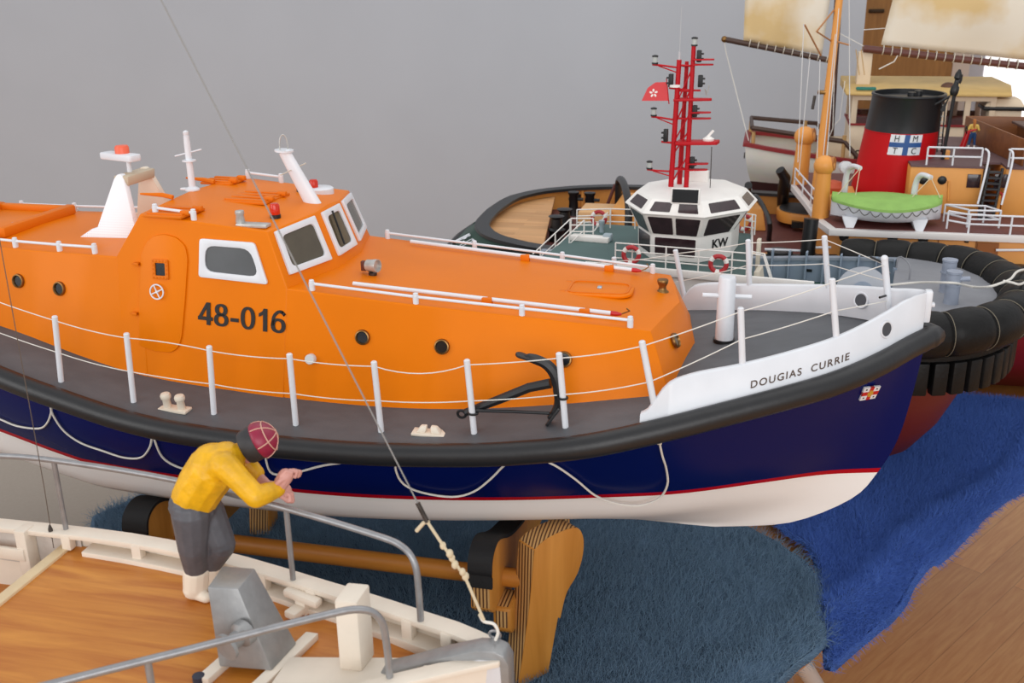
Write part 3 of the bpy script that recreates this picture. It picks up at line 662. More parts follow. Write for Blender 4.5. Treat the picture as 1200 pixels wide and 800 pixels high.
GL = bpy.data.objects
P = []
for lp in loops: P += [hs(*p) for p in lp]
B().tube(smooth_pts(P, 4), .0013, 6).build('grab_line', ROPE, LB, 60).matrix_parent_inverse = Matrix.Translation(-LB.location)
for px, py in ((59, 472), (177, 499), (310, 514), (463, 531), (624, 533), (773, 517)):
    q = hs(px, py, .001); B().box(q, (.005, .004, .007)).build('line_eye', mat('cream_wire', (205, 195, 180), .5), LB, 30, .001).matrix_parent_inverse = Matrix.Translation(-LB.location)
# ================================================================== ROOM AND TABLES
TZ = -.25; FZ = -1.0
FLOORM = wood('oak_floor', (204, 142, 84), (222, 168, 108), 'x', 30, .45, 12, planks=.085)
WALL = mat('grey_wall', (192, 196, 203), .75, var=.02, scale=3, bump=.06, bscale=600)
fd = V((.545, .838, 0)); ang = math.atan2(fd.y, fd.x)
fl_ = B().box((0, 0, -.025), (14, 14, .05)).build('floor', FLOORM, None, 0); fl_.location = (1.5, 3.5, FZ); fl_.rotation_euler = (0, 0, ang); struct(fl_)
WY = 2.9
xr = onz(1012, 30, 0); wx1 = ony(1012, 40, WY).x
struct(B().box(((wx1-3.5)/2, WY+.06, .35), (wx1+3.5, .12, 2.7)).build('wall_back', WALL, None, 0))
# a further room seen past the end of the wall
FY = 8.0
pt = lambda px: ony(px, 60, FY).x
struct(B().box(((pt(900)+pt(1156))/2, FY+.05, .35), (pt(1156)-pt(900), .1, 2.7)).build('wall_far', mat('far_wall_grey', (190, 192, 200), .8), None, 0))
dz1 = ony(1060, -40, FY).z
dr = B().box(((pt(1006)+pt(1117))/2, FY-.03, (FZ+1.1)/2), (pt(1117)-pt(1006), .05, 1.1-FZ)).build('door_1', wood('far_door_wood', (140, 96, 44), (164, 116, 58), 'z', 12, .5, 10), None, 0, .004); struct(dr)
hq = ony(1027, 13, FY-.055); B().box(hq, (.12, .03, .03)).build('door_handle', mat('bronze', (60, 44, 28), .4, metal=.6), dr, 30, .006)
struct(B().box(((pt(1117)+pt(1137))/2, FY-.035, (FZ+1.15)/2), (pt(1137)-pt(1117), .06, 1.15-FZ)).build('trim_1', mat('beige_trim', (206, 192, 180), .6), None, 0, .004))
wn = B().box(((pt(1156)+pt(1320))/2, FY+.02, .35), (pt(1320)-pt(1156), .05, 2.7)).build('window_1', mat('daylight_pane', (250, 250, 252), .3, emit=.95), None, 0); struct(wn)
struct(B().box(((pt(1320)+6)/2+2, FY+.05, .35), (8, .1, 2.7)).build('wall_far_right', mat('far_wall_grey', (190, 192, 200), .8), None, 0)).location.x = pt(1320)-((pt(1320)+6)/2+2)+4
# ---- tables
LEGM = mat('chrome_tube', (200, 202, 206), .3, metal=.3)
def table(name, label, c0, L, W, m, off=0):
    """c0: corner at near right; runs L along fd and W to the left"""
    n = V((-fd.y, fd.x, 0)); c = V(c0)+fd*(L/2)+n*(W/2); t = thing(name, label, 'table', (c.x, c.y, FZ), ang)
    th = .03; B().box((0, 0, TZ-FZ-th/2-.004), (L, W, th)).build('tabletop', m, t, 30, .004)
    for sx in (-1, 1):
        for sy in (-1, 1): B().tube([(sx*(L/2-.06), sy*(W/2-.05), TZ-FZ-th-.004), (sx*(L/2-.03), sy*(W/2-.03), 0)], .014, 12).build('leg', LEGM, t)
    if name == 'folding_table' and m is TOPW:
        for s_ in (-.02,):
            k_ = t.matrix_basis.inverted(); a_ = onz(931, 762, -.287); e_ = onz(985, 850, -.6); B().tube([k_ @ a_, k_ @ e_, k_ @ (e_+(e_-a_)*1.28)], .0125, 12).build('leg', LEGM, t)
    B().tube([(-L/2+.1, W/2-.07, TZ-FZ-.07), (L/2-.1, W/2-.07, TZ-FZ-.07)], .012, 8).build('stretcher', LEGM, t); return t
TOPW = wood('orange_table_wood', (166, 104, 40), (190, 126, 58), 'x', 20, .4, 12)
TOPB = mat('taupe_laminate', (156, 144, 132), .7, var=.03, scale=200)
p0 = V((.287, .017, 0))
edge = lambda s: p0+fd*s
nrm_ = V((-fd.y, fd.x, 0))
table('folding_table', 'wooden topped folding table under the blue and teal towels', edge(-1.35)+nrm_*.02, 3.45, .80, TOPW)
table('folding_table', 'taupe topped table behind the left end of the lifeboat', edge(-1.1)+nrm_*.83, 3.05, 1.1, TOPB)
# ---- towels
def coons(c0, c1, d0, d1, nu, nv):
    """c0,c1 run along u at v=0,1; d0,d1 run along v at u=0,1"""
    def ev(c, t):
        k = t*(len(c)-1); i = min(len(c)-2, int(k)); return c[i].lerp(c[i+1], k-i)
    G = []
    for j in range(nv+1):
        v = j/nv; row = []
        for i in range(nu+1):
            u = i/nu
            P = ev(c0, u)*(1-v)+ev(c1, u)*v+ev(d0, v)*(1-u)+ev(d1, v)*u-(c0[0]*(1-u)*(1-v)+c0[-1]*u*(1-v)+c1[0]*(1-u)*v+c1[-1]*u*v)
            row.append(P)
        G.append(row)
    return G
def towel(name, label, G, m, ripple, hem, pile, seed, fibre, length):
    b = B(); nv = len(G); nu = len(G[0])
    for j in range(nv):
        for i in range(nu):
            p = G[j][i]; e = min(i, nu-1-i, j, nv-1-j)
            z = ripple*noise.noise(V((p.x*5+seed, p.y*5, 0)))+.0035*noise.noise(V((p.x*25, p.y*25, seed)))+.004
            if e <= hem: z += .0045*math.sin(math.pi*min(1, (e+.5)/hem))
            over = (p-p0).dot(-nrm_)
            if seed > 1:
                s_ = (p-p0).dot(fd); w1 = -over+.012*math.sin(s_*14)
                z += .011*math.exp(-((w1-.035)/.014)**2)+.007*math.exp(-((w1-.12-.25*max(0, s_-.1))/.02)**2)+.006*math.exp(-((s_-.25-.4*w1)/.025)**2)*(1 if w1 < .2 else 0)
            else:
                z += .008*math.exp(-(((p-V((.235, .07, TZ))).length-.0)/.05)**2)*0+.006*math.exp(-((-over-.04)/.02)**2)     # how far past the table edge
            if over > -.015: z -= (over+.015)**1.0*.55
            G[j][i] = V((p.x, p.y, TZ+z+max(0, ripple)*.6))
    b.loft(G, closed=False, cap=False); o = b.build(name, m, None, 80); o.data.materials.append(fibre)
    s = o.modifiers.new('thick', 'SOLIDIFY'); s.thickness = .006; s.offset = -1
    o = ctr(o); tag(o, label, 'towel')
    o.modifiers.new('pile', 'PARTICLE_SYSTEM'); ps = o.particle_systems[-1].settings
    ps.type = 'HAIR'; ps.count = pile; ps.hair_length = length; ps.hair_step = 3; ps.render_step = 3; ps.display_step = 2; ps.material = 2
    ps.use_advanced_hair = True; ps.brownian_factor = length*.75; ps.normal_factor = length*.6; ps.tangent_factor = length*.12; ps.effector_weights.gravity = 0; ps.root_radius = .45; ps.tip_radius = .12; ps.radius_scale = .0013; ps.use_modifier_stack = False
    ps.emit_from = 'FACE'; ps.use_emit_random = True
    return o
T1 = mat('teal_towel', (84, 106, 128), .95, var=.28, scale=26, bump=.5, bscale=420, spec=.1); T1f = mat('teal_towel_pile', (112, 138, 160), .9, spec=.1)
T2 = mat('blue_towel', (66, 92, 152), .95, var=.22, scale=22, bump=.5, bscale=420, spec=.1); T2f = mat('blue_towel_pile', (82, 116, 192), .9, spec=.1)
z = lambda px, py: onz(px, py, TZ)
tl = [V((-.83, .09, TZ)), V((-.8, .16, TZ)), V((-.68, .36, TZ)), V((-.55, .52, TZ))]
right = [z(912, 803), z(936, 781), z(966, 755), z(970, 733), z(964, 705), z(945, 670), z(905, 643), z(862, 620), V((.03, .4, TZ)), V((-.1, .5, TZ))]
A_ = smooth_pts(right, 5); Dl = smooth_pts(tl, 5)
c0 = smooth_pts([tl[0], V((-.7, -.12, TZ)), V((-.5, -.42, TZ)), V((-.25, -.75, TZ)), V((-.05, -.62, TZ)), V((.12, -.28, TZ)), right[0]], 4)
c1 = smooth_pts([tl[-1], V((-.3, .55, TZ)), right[-1]], 4)
towel('teal_towel', 'teal blue fluffy towel under the lifeboat stand', coons(c0, c1, Dl, A_, 90, 80), T1, .004, 3, 120000, 0, T1f, .005)
bl = smooth_pts([z(972, 778), z(968, 752), z(966, 720), z(962, 690), z(949, 657), z(913, 628), z(878, 600), V((.185, .38, TZ)), V((.1, .55, TZ))], 5)
br = smooth_pts([z(972, 778), z(1010, 748), z(1052, 715), z(1072, 683), z(1108, 652), z(1150, 612), z(1205, 572), V((.74, .68, TZ)), V((.86, .86, TZ))], 5)
c0 = smooth_pts([bl[0], bl[0]+V((.0005, 0, 0)), br[0]+V((.001, 0, 0))], 4); c1 = smooth_pts([bl[-1], V((.4, .85, TZ)), br[-1]], 4)
towel('blue_towel', 'royal blue towel spread along the table edge beside the wooden floor', coons(c0, c1, bl, br, 60, 90), T2, .008, 3, 110000, 3.3, T2f, .0034)

# ================================================================== LIFEBOAT STAND
PLYF = wood('ply_face', (188, 122, 44), (208, 142, 62), 'z', 14, .45, 8)
def ply_edge():
    m = bpy.data.materials.new('ply_edge'); m.use_nodes = True; N = m.node_tree.nodes; L = m.node_tree.links; p = N['Principled BSDF']; p.inputs['Roughness'].default_value = .6
    tc = N.new('ShaderNodeTexCoord'); w = N.new('ShaderNodeTexWave'); w.wave_type = 'BANDS'; w.bands_direction = 'X'; w.inputs['Scale'].default_value = 75; w.inputs['Distortion'].default_value = .6; w.inputs['Detail'].default_value = 2
    mp = N.new('ShaderNodeMapping'); mp.inputs['Scale'].default_value = (1, .2, .2); L.new(tc.outputs['Object'], mp.inputs[0]); L.new(mp.outputs[0], w.inputs['Vector'])
    r = N.new('ShaderNodeValToRGB'); e = r.color_ramp.elements; e[0].color = (*lin((92, 58, 30)), 1); e[1].color = (*lin((206, 160, 100)), 1); e[0].position = .2; e[1].position = .6
    L.new(w.outputs['Fac'], r.inputs[0]); L.new(r.outputs[0], p.inputs['Base Color']); return m
PLYE = ply_edge()
ST = thing('boat_stand', 'varnished plywood and dowel stand holding the lifeboat', 'boat stand')
def plate(name, prof, x0, th, parent=ST, bev=.0015):
    """profile in y,z standing across the boat"""
    b = B(); a = [V((x0, y, z)) for y, z in prof]; e = [V((x0+th, y, z)) for y, z in prof]; n = len(prof); i = b.vs(a+e)
    b.mi = 0; b.face([i+k for k in range(n)]); b.face([i+n+k for k in range(n)][::-1]); b.mi = 1
    for k in range(n): b.face((i+k, i+(k+1) % n, i+n+(k+1) % n, i+n+k))
    return b.build(name, [PLYF, PLYE], parent, 35, bev)
def yz(px, py, y): q = ony(px, py, y); return q
# cradle boards: a saddle with two arms
def saddle(x0, th, hgt=0):
    up = [(-.19, -.072), (-.186, -.057), (-.172, -.048), (-.15, -.05), (-.1, -.074), (-.03, -.093), (0, -.095)]
    lo = [(0, -.155), (-.06, -.155), (-.11, -.15), (-.15, -.138), (-.178, -.13), (-.191, -.118)]
    left = smooth_pts([V((y, z, 0)) for y, z in up], 3); l2 = smooth_pts([V((y, z, 0)) for y, z in lo], 3)
    P = [(p.x, p.y+hgt) for p in left]; P += [(-y, z) for y, z in reversed(P[:-1])]
    Q = [(p.x, p.y+hgt) for p in l2]; Q2 = [(-y, z) for y, z in reversed(Q[1:])]
    pr = P+Q2+Q
    s = plate('cradle_board', pr, x0, th)
    # black padding along the top of each arm
    for sg in (-1, 1):
        R = []
        for p in left[:-3]:
            R.append(V((0, sg*p.x, p.y+hgt)))
        R = [V((0, sg*-.1925, -.09+hgt))]+[V((0, sg*-.192, -.078+hgt))]+R
        rr = []
        for k, p in enumerate(R):
            t = (R[min(k+1, len(R)-1)]-R[max(0, k-1)]).normalized(); nn = V((0, -t.z, t.y))*(-1 if sg*t.y < 0 else 1); nn = nn if nn.z > 0 or abs(nn.z) < .3 else -nn
            if k < 2: nn = V((0, -sg*-1 if False else (-1 if sg < 0 else 1)*1.0, 0)) if False else V((0, sg, 0))*-1*-1
            o = p+nn*.004*(1); rr.append([p+V((x0-.002, 0, 0)), o+V((x0-.002, 0, 0)), o+V((x0+th+.002, 0, 0)), p+V((x0+th+.002, 0, 0))])
        B().loft(rr).build('padding', mat('black_padding', (22, 22, 24), .7, bump=.2), s, 60)
    return s
saddle(-.565, .03); saddle(-.128, .024)
# angled leg boards
def leg_board(x, y, az, th=.03, dr=.017):
    d = V((math.cos(R_(az)), math.sin(R_(az)), 0)); w = V((math.sin(R_(az)), -math.cos(R_(az)), 0))
    pr = smooth_pts([V(p) for p in ((0, -.042, 0), (.02, -.034, 0), (.06, -.035, 0), (.074, -.05, 0), (.075, -.075, 0), (.066, -.1, 0), (.05, -.118, 0), (.042, -.14, 0), (.032, -.18, 0), (.02, TZ+.014, 0))], 3)
    pr = [(p.x, p.y-(dr if p.y > -.16 else 0)) for p in pr]+[(-.028, TZ+.014), (-.02, -.2), (-.008, -.13)]
    b = B(); a = [V((x, y, 0))+d*u+V((0, 0, v)) for u, v in pr]; e = [p-w*th for p in a]; n = len(a); i = b.vs(a+e)
    b.mi = 0; b.face([i+k for k in range(n)]); b.face([i+n+k for k in range(n)][::-1]); b.mi = 1
    for k in range(n): b.face((i+k, i+(k+1) % n, i+n+(k+1) % n, i+n+k))
    return b.build('leg_board', [PLYF, PLYE], ST, 35, .0012)
leg_board(-.062, -.15, 52); leg_board(-.075, .135, 100, .03, .035); leg_board(-.535, .12, 100, .03, .035); leg_board(-.535, -.14, 60, .03, .035)
plate('cradle_block', [(-.168, -.13), (-.125, -.13), (-.125, -.16), (-.135, -.172), (-.155, -.172), (-.168, -.16)], -.109, .022, bev=.004)
for y in (-.13, .13):
    B().cyl((-.6, y, -.112), (-.07, y, -.112), .0115, 16).build('dowel', wood('dowel_wood', (176, 108, 34), (200, 132, 52), 'x', 20, .4, 14), ST)
settle(ST, (-.33, 0, TZ))
# ================================================================== FOREGROUND FISHING BOAT (bow only is in view)
PINE = wood('deck_veneer', (172, 94, 24), (208, 138, 54), 'x', 26, .42, 11)
OFFW = mat('off_white_wood', (226, 214, 198), .55, var=.05, scale=30, bump=.15, bscale=120)
WEATH = mat('weathered_white', (198, 190, 182), .7, var=.14, scale=40, bump=.2)
GALV = mat('grey_metal_paint', (150, 150, 152), .38, metal=.5, var=.12, scale=90, bump=.1)
SILV = mat('silver_paint', (150, 150, 150), .42, metal=.45, var=.08, scale=120, bump=.1)
YA = -.572; DZ = .08
FB = thing('model_fishing_boat', 'cream and wood model fishing boat bow in the foreground under the yellow figure', 'model boat')
_hb = smooth_interp([-1.05, -.75, -.5, -.363, -.256, -.15, -.073, -.016, .004, .012], [.105, .122, .123, .121, .108, .081, .058, .033, .017, .004])
_sh = smooth_interp([-1.05, -.6, -.35, -.15, -.03, .012], [.088, .093, .0985, .1015, .108, .115])
_hs = smooth_interp([-1.05, -.75, -.5, -.4, -.3, -.21, -.14, -.07, -.03, -.005, .012], [.235, .262, .26, .245, .208, .146, .093, .041, .02, .01, .004])
def hbs(x, s): return _hb(x) if s > 0 else _hs(x)
def fb(x, s, off=0, z=None): return V((x, YA+s*max(.0005, hbs(x, s)-off), (_sh(x) if z is None else z)))
XF = [-1.05, -.95, -.85, -.75, -.65, -.55, -.5, -.45, -.4, -.36, -.32, -.28, -.24, -.2, -.16, -.12, -.09, -.06, -.035, -.018, -.006, .003, .009, .012]
# hull
h = B(); rr = []
for x in XF:
    u = (x+1.05)/1.062; pts = []
    for s in (-1, 1):
        q = [fb(x, s, .004, _sh(x)-.006), fb(x, s, .006, .06), V((x-.01*u, YA+s*max(.0005, hbs(x, s)*.9-.006), .0)), V((x-.03*u, YA+s*max(.0004, hbs(x, s)*.75*(1-u**3)+.0), -.1)), V((x-.08*u, YA+s*max(.0003, hbs(x, s)*.35*(1-u**3)), -.19)), V((x-.1*u, YA+s*.004, -.228))]
        pts.append(q if s < 0 else q[::-1])
    rr.append(pts[0]+pts[1])
h.loft(rr, False, False); h.face(range(12)); h.build('hull', OFFW, FB, 50)
# cap rail, sill and blocks
def strip(name, s, o0, o1, z0, z1, m, xs, bev=.001):
    b = B(); b.loft([[fb(x, s, o0, z0(x)), fb(x, s, o0, z1(x)), fb(x, s, max(o0+.0005, min(o1, hbs(x, s)-.001)), z1(x)), fb(x, s, max(o0+.0005, min(o1, hbs(x, s)-.001)), z0(x))] for x in xs]); return b.build(name, m, FB, 30, bev)
for s in (1, -1):
    cr = strip('cap_rail', s, 0, .0165, lambda x: _sh(x)-.005, _sh, OFFW, XF[:-1])
    strip('deck_margin', s, .005, .021, lambda x: DZ-.003, lambda x: DZ+.0045+max(0, x+.12)*.05, OFFW, [x for x in XF if -.425 < x < .0], .0006)
    for x in (-.418, -.345, -.28, -.215, -.165, -.118, -.075, -.04):
        B().box((x, YA+s*(hbs(x, s)-.0135), (DZ+_sh(x))/2), (.009, .008, _sh(x)-DZ-.003), Matrix.Rotation(s*-.2 if x > -.3 else 0, 3, 'Z')).build('rail_block', OFFW, FB, 30, .0008)
    # inside of the bulwark along the waist
    b = B(); b.loft([[fb(x, s, .007, .03), fb(x, s, .007, _sh(x)-.004)] for x in np.linspace(-1.04, -.41, 16)], False, False); b.build('inner_bulwark', WEATH, FB, 50)
    for x in (-.462, -.56, -.66, -.76): B().box((x, YA+s*(hbs(x, s)-.014), .064), (.011, .014, .066)).build('bulwark_frame', OFFW, FB, 30, .001)
    B().box((-.64, YA+s*(hbs(-.6, s)-.021), .073), (.36, .004, .012)).build('pound_board', OFFW, FB, 30, .001)
# decks
dk = B(); top = [fb(x, -1, .006, DZ) for x in XF if -.422 < x < .004]+[fb(x, 1, .006, DZ) for x in reversed(XF) if -.422 < x < .004]
top = [fb(-.42, -1, .006, DZ)]+top+[fb(-.42, 1, .006, DZ)]
dk.hexa([p-V((0, 0, .006)) for p in top], top).build('fore_deck', PINE, FB, 30)
B().box((-.423, YA-.066, DZ-.002), (.011, .36, .009)).build('deck_edging', mat('pale_edging', (224, 200, 160), .5, var=.06, scale=60), FB, 30, .0008)
B().hexa([fb(x, -1, .006, .026) for x in (-1.04, -.7, -.42)]+[fb(x, 1, .006, .026) for x in (-.42, -.7, -1.04)], [fb(x, -1, .006, .032) for x in (-1.04, -.7, -.42)]+[fb(x, 1, .006, .032) for x in (-.42, -.7, -1.04)]).build('main_deck', PINE, FB, 30)
B().box((-.4265, YA-.066, .055), (.004, .35, .045)).build('deck_bulkhead', WEATH, FB, 30)
# hand rails of bent rod
hr = {1: [(-.66, .001), (-.5, .001), (-.423, .0075), (-.3, .0105), (-.185, .012), (-.105, .012)], -1: [(-.66, .001), (-.5, .001), (-.423, .0075), (-.3, .0105), (-.185, .012), (-.105, .012)]}
for s in (1, -1):
    P = [fb(x, s, o, .165-(.006 if x < -.45 else 0)-(.014 if x < -.6 else 0)) for x, o in hr[s]]+[fb(-.078, s, .012, .163), fb(-.067, s, .012, .152), fb(-.0645, s, .0125, .13), fb(-.064, s, .0125, .1)]
    pr = B().tube(smooth_pts(P, 5), .0026, 10).build('hand_rail', GALV, FB, 60)
    for x, o in ((-.423, .0075), (-.185, .012), (-.6, .004)):
        t = fb(x, s, o, .164); B().cyl(fb(x, s, o, _sh(x)-.002), t, .0023, 10).build('rail_post', GALV, pr); 
# knightheads: slab, post, winch bearers
B().hexa([V((-.152, -.61, DZ)), V((-.045, -.61, DZ)), V((-.06, -.552, DZ)), V((-.152, -.5715, DZ))], [V((-.152, -.61, .0885)), V((-.045, -.61, .0885)), V((-.06, -.552, .0885)), V((-.152, -.5715, .0885))]).build('deck_slab', OFFW, FB, 30, .0008)
B().box((-.112, -.617, .087), (.085, .016, .012)).build('slab_ledge', OFFW, FB, 30, .0012)
B().hexa([V((-.1105, -.5775, .088)), V((-.0935, -.5765, .088)), V((-.0915, -.5555, .088)), V((-.1085, -.5565, .088))], [V((-.1105, -.5775, .1465)), V((-.0935, -.5765, .1465)), V((-.0915, -.5555, .149)), V((-.1085, -.5565, .149))]).build('samson_post', OFFW, FB, 30, .002)
for a, e in (((-.205, -.605), (-.192, -.535)), ((-.163, -.605), (-.15, -.537))): 
    B().hexa([V((a[0]-.005, a[1], DZ)), V((a[0]+.005, a[1], DZ)), V((e[0]+.005, e[1], DZ)), V((e[0]-.005, e[1], DZ))], [V((a[0]-.005, a[1], DZ+.006)), V((a[0]+.005, a[1], DZ+.006)), V((e[0]+.005, e[1], DZ+.006)), V((e[0]-.005, e[1], DZ+.006))]).build('winch_bearer', OFFW, FB, 30, .0006)
wb_ = [V((-.199, -.591, .0862)), V((-.159, -.587, .0862)), V((-.155, -.553, .0862)), V((-.195, -.557, .0862))]
wt_ = [V((-.2075, -.58, .1452)), V((-.1845, -.577, .1452)), V((-.1855, -.549, .1452)), V((-.211, -.551, .1452))]
wi = B().hexa(wb_, wt_).build('winch', SILV, FB, 30, .0012)
c = V((-.178, -.586, .1155)); B().lathe([(.0098, -.002), (.0095, .004), (.006, .006), (.006, .0135), (.0102, .0155), (.0104, .0185), (.0001, .019)], c, (-.35, -1, -.12), 22).build('winch_drum', SILV, wi, 40)
B().lathe([(.0001, 0), (.0045, 0), (.0045, .006), (.0001, .0065)], V((-.209, -.603, DZ)), (0, 0, 1), 16).build('deck_eye', mat('dark_blue_grey', (44, 50, 66), .5), FB, 40)
# cleats on the port side deck
for x, y, rz in ((-.172, -.505, -.32), (-.248, -.4815, -.14)):
    if x < -.2: continue
    R = Matrix.Rotation(rz, 3, 'Z'); o = B().box((x, y, .0935), (.036, .009, .007), R).build('cleat', OFFW, FB, 30, .0024)
    B().box((x, y, .086), (.011, .008, .013), R).box(V((x, y, .085))+R @ V((0, -.009, 0)), (.011, .014, .006), R).build('cleat_foot', OFFW, o, 30, .001)
# silver plate at the stem
pr = [(-.1, .0805), (-.086, .086), (-.059, .0975), (-.033, .1095), (-.008, .1195), (.004, .121), (.0115, .118), (.015, .111), (.0155, .079)]
bp = B().prism(pr, V((0, -.5755, 0)), V((1, 0, 0)), V((0, 0, 1)), -.0165).build('stem_plate', SILV, FB, 25, .0015)
inn = [(-.085, .0805), (-.059, .0915), (-.033, .1035), (-.006, .1125), (.004, .1135), (.009, .109), (.0105, .079)]
B().prism(inn, V((0, -.5762, 0)), V((1, 0, 0)), V((0, 0, 1)), -.002).build('plate_face', mat('pale_grey_paint', (206, 204, 206), .5), bp, 25, .0006)
# forestay: ring, hook, lanyard and wire up to the mast
mt = V((-.47, YA, 1.14)); a0 = V((.0035, -.566, .1225))
ring = B().torus(a0+V((-.002, .006, .001)), (0, 1, .3), .004, .001, 16, 6).build('stem_ring', GALV, FB)
hk = B().tube(smooth_pts([a0+V((0, 0, .001)), a0+V((.002, 0, .008)), a0+V((-.001, 0, .014)), a0+V((-.008, 0, .015)), a0+V((-.011, 0, .02))], 4), .0011, 8).build('stay_hook', ROPE, FB)
L_ = [ony(*p, YA) for p in ((567, 726), (545, 676), (520, 640), (500, 610))]
TAN = mat('tan_lanyard', (206, 190, 160), .8)
la = B().tube([a0+V((-.011, 0, .02))]+L_, .0011, 8).build('lanyard', TAN, FB)
kn = B()
for k in range(6): p = L_[1].lerp(L_[2], k/5); kn.sph(p+V((.0015*math.sin(k*2), .001*math.cos(k*2.4), .0)), .0026-.0003*(k % 2), 10, (1, 1, 1.25))
kn.build('knot', TAN, la)
B().tube([ony(488, 622, YA), ony(497, 612, YA), ony(503, 611, YA)], .0014, 6).build('toggle', TAN, la)
e_ = ony(450, 512, YA); d_ = (e_-L_[3]).normalized()
B().tube([L_[3], e_, e_+d_*.9], .00055, 6).build('forestay', mat('stay_wire', (140, 138, 136), .5), FB)
B().cyl(L_[3]-d_*.001, L_[3]+d_*.014, .0017, 8).build('stay_thimble', DARKSTEEL, FB)
tip = e_+d_*.9
B().tube([V((-.58, YA, .03)), V((-.58, YA, .6)), V((-.56, YA, 1.12))], [.011, .01, .007], 12).tube([V((-.565, YA, tip.z)), V((tip.x, YA, tip.z))], .004, 8).build('mast', wood('mast_wood', (150, 96, 44), (184, 128, 66), 'z', 20, .5, 10), FB)
sp_ = V((-.4275, -.464, .62)); B().tube([V((-.58, YA, .62)), sp_], .003, 8).build('spreader', OFFW, FB)
B().tube([V((-.4345, -.4625, .0795)), V((-.4325, -.4625, .14)), sp_], .0004, 5).build('shroud', mat('shroud_wire', (92, 80, 70), .6), FB)
B().lathe([(.0008, 0), (.0017, .002), (.002, .009), (.0008, .013)], V((-.4343, -.4625, .09)), (0, 0, 1), 10).build('shroud_bottle', mat('dark_bottle', (60, 54, 50), .5), FB)
settle(FB, (-.4, YA, TZ))

# ================================================================== FIGURE AT THE RAIL
SKIN = mat('painted_skin', (206, 148, 136), .5, var=.06, scale=120)
YEL = mat('yellow_sweater_paint', (226, 170, 14), .45, var=.16, scale=90, bump=.25, bscale=260)
TRO = mat('grey_trouser_paint', (84, 84, 90), .5, var=.12, scale=110, bump=.2, bscale=240)
BOOT = mat('cream_boot_paint', (232, 220, 202), .45)
FG = thing('person', 'figure in yellow sweater and maroon cap leaning on the foreground boat hand rail', 'person')
J = lambda px, py, d=.82: atd(px, py, d)
fe1 = onz(228, 699, DZ+.0015); fe2 = onz(246, 690, DZ+.0015)
dn1 = ((np.array(fe1)-CAM) @ RF); dn2 = ((np.array(fe2)-CAM) @ RF)
hipN, hipF = J(224, 601, .812), J(240, 598, .829); knN, knF = J(226, 640, .82), J(258, 638, .832)
anN = J(231, 672, dn1-.004); anF = fe2+V((0, 0, .02))
pel = J(226, 592, .818); wst = J(229, 578, .814); che = J(250, 548, .804); shN, shF = J(264, 545, .786), J(279, 533, .822)
nek = J(277, 533, .806); hed = J(293, 522, .808)
elN = J(300, 582, .782); wrN = J(325, 573, .80); elF = J(298, 553, .822); wrF = J(316, 570, .816)
# hands
def hand(w, palm, up, side, curl, thumb):
    """palm direction, finger spread and curl direction give five separate fingers"""
    ch = [[(w, .0048), (w+palm*.006, .006), (w+palm*.012, .0062)]]
    for k, L in ((-1.5, .0095), (-.5, .011), (.5, .0105), (1.5, .0085)):
        a = w+palm*.0125+side*(k*.0037); b_ = a+palm*L*.5+curl*L*.15; c_ = b_-palm*L*.02+curl*L*.5; e = c_-palm*L*.42+curl*L*.12
        ch.append([(a, .0017), (b_, .0016), (c_, .0015), (e, .0013)])
    a = w+palm*.004+side*thumb*.0055; b_ = a+side*thumb*.003+palm*.005+curl*.003; ch.append([(a, .0022), (b_, .002), (b_+palm*.005+curl*.003-side*thumb*.002, .0016)]); return ch
UPs = V((0, 0, 1)); imr = V(RX); imu = V(RU); imf = V(RF)
hN = hand(wrN, (imr*.6+imu*.95).normalized(), UPs, (imf*.8+imr*.5).normalized(), (imr*.8-imu*.2+imf*.3).normalized(), -1)
hF = hand(wrF, (imr*.9-imu*.25).normalized(), UPs, (imf).normalized(), (imr*.2-imu*.9).normalized(), -1)
body = [[(pel, .0125), (wst, .0125), (che, .015), (nek, .0068), (nek.lerp(hed, .5), .0065)], [(che, .01), (shN, .005), (elN, .0042), (wrN, .0036)], [(che, .01), (shF, .005), (elF, .0042), (wrF, .0035)],
        [(pel, .009), (hipN, .008), (knN, .0062), (anN, .005), (fe1+V((0, 0, .005)), .0045)], [(pel, .009), (hipF, .008), (knF, .0062), (anF, .005), (fe2+V((0, 0, .005)), .0045)]]
face_d = (imr*.55-imu*.8).normalized(); crown = (imr*.85+imu*.45).normalized()
hb_ = [(hed, .0096, (1, 1, 1)), (hed+crown*.004, .0096, (1, 1, 1)), (hed+face_d*.0045-crown*.002, .0072, (1, 1, 1)), (hed+face_d*.0108-crown*.0005, .0022, (1, 1, 1)), (hed+face_d*.0085-crown*.0072, .0038, (1, 1, 1))]
earv = (imf*1.0).normalized()
for sg in (-1, 1): hb_.append((hed+earv*sg*.0096-crown*.0015, .0024, (1, 1, 1)))
bd_ = organic('body', body+hN+hF, .00055, SKIN, FG, 2, .5, hb_)
ed_ = B()
for sg in (-1, 1): ed_.sph(hed+face_d*.0102+earv*sg*.0038+crown*.002, .0012, 8)
ed_.build('eyes', mat('dark_eye', (40, 28, 24), .3), FG); 
B().tube([hed+face_d*.0112-crown*.0042-earv*.0025, hed+face_d*.0118-crown*.0042, hed+face_d*.0112-crown*.0042+earv*.0025], .0007, 6).build('mouth', mat('lip_paint', (150, 76, 72), .5), FG)
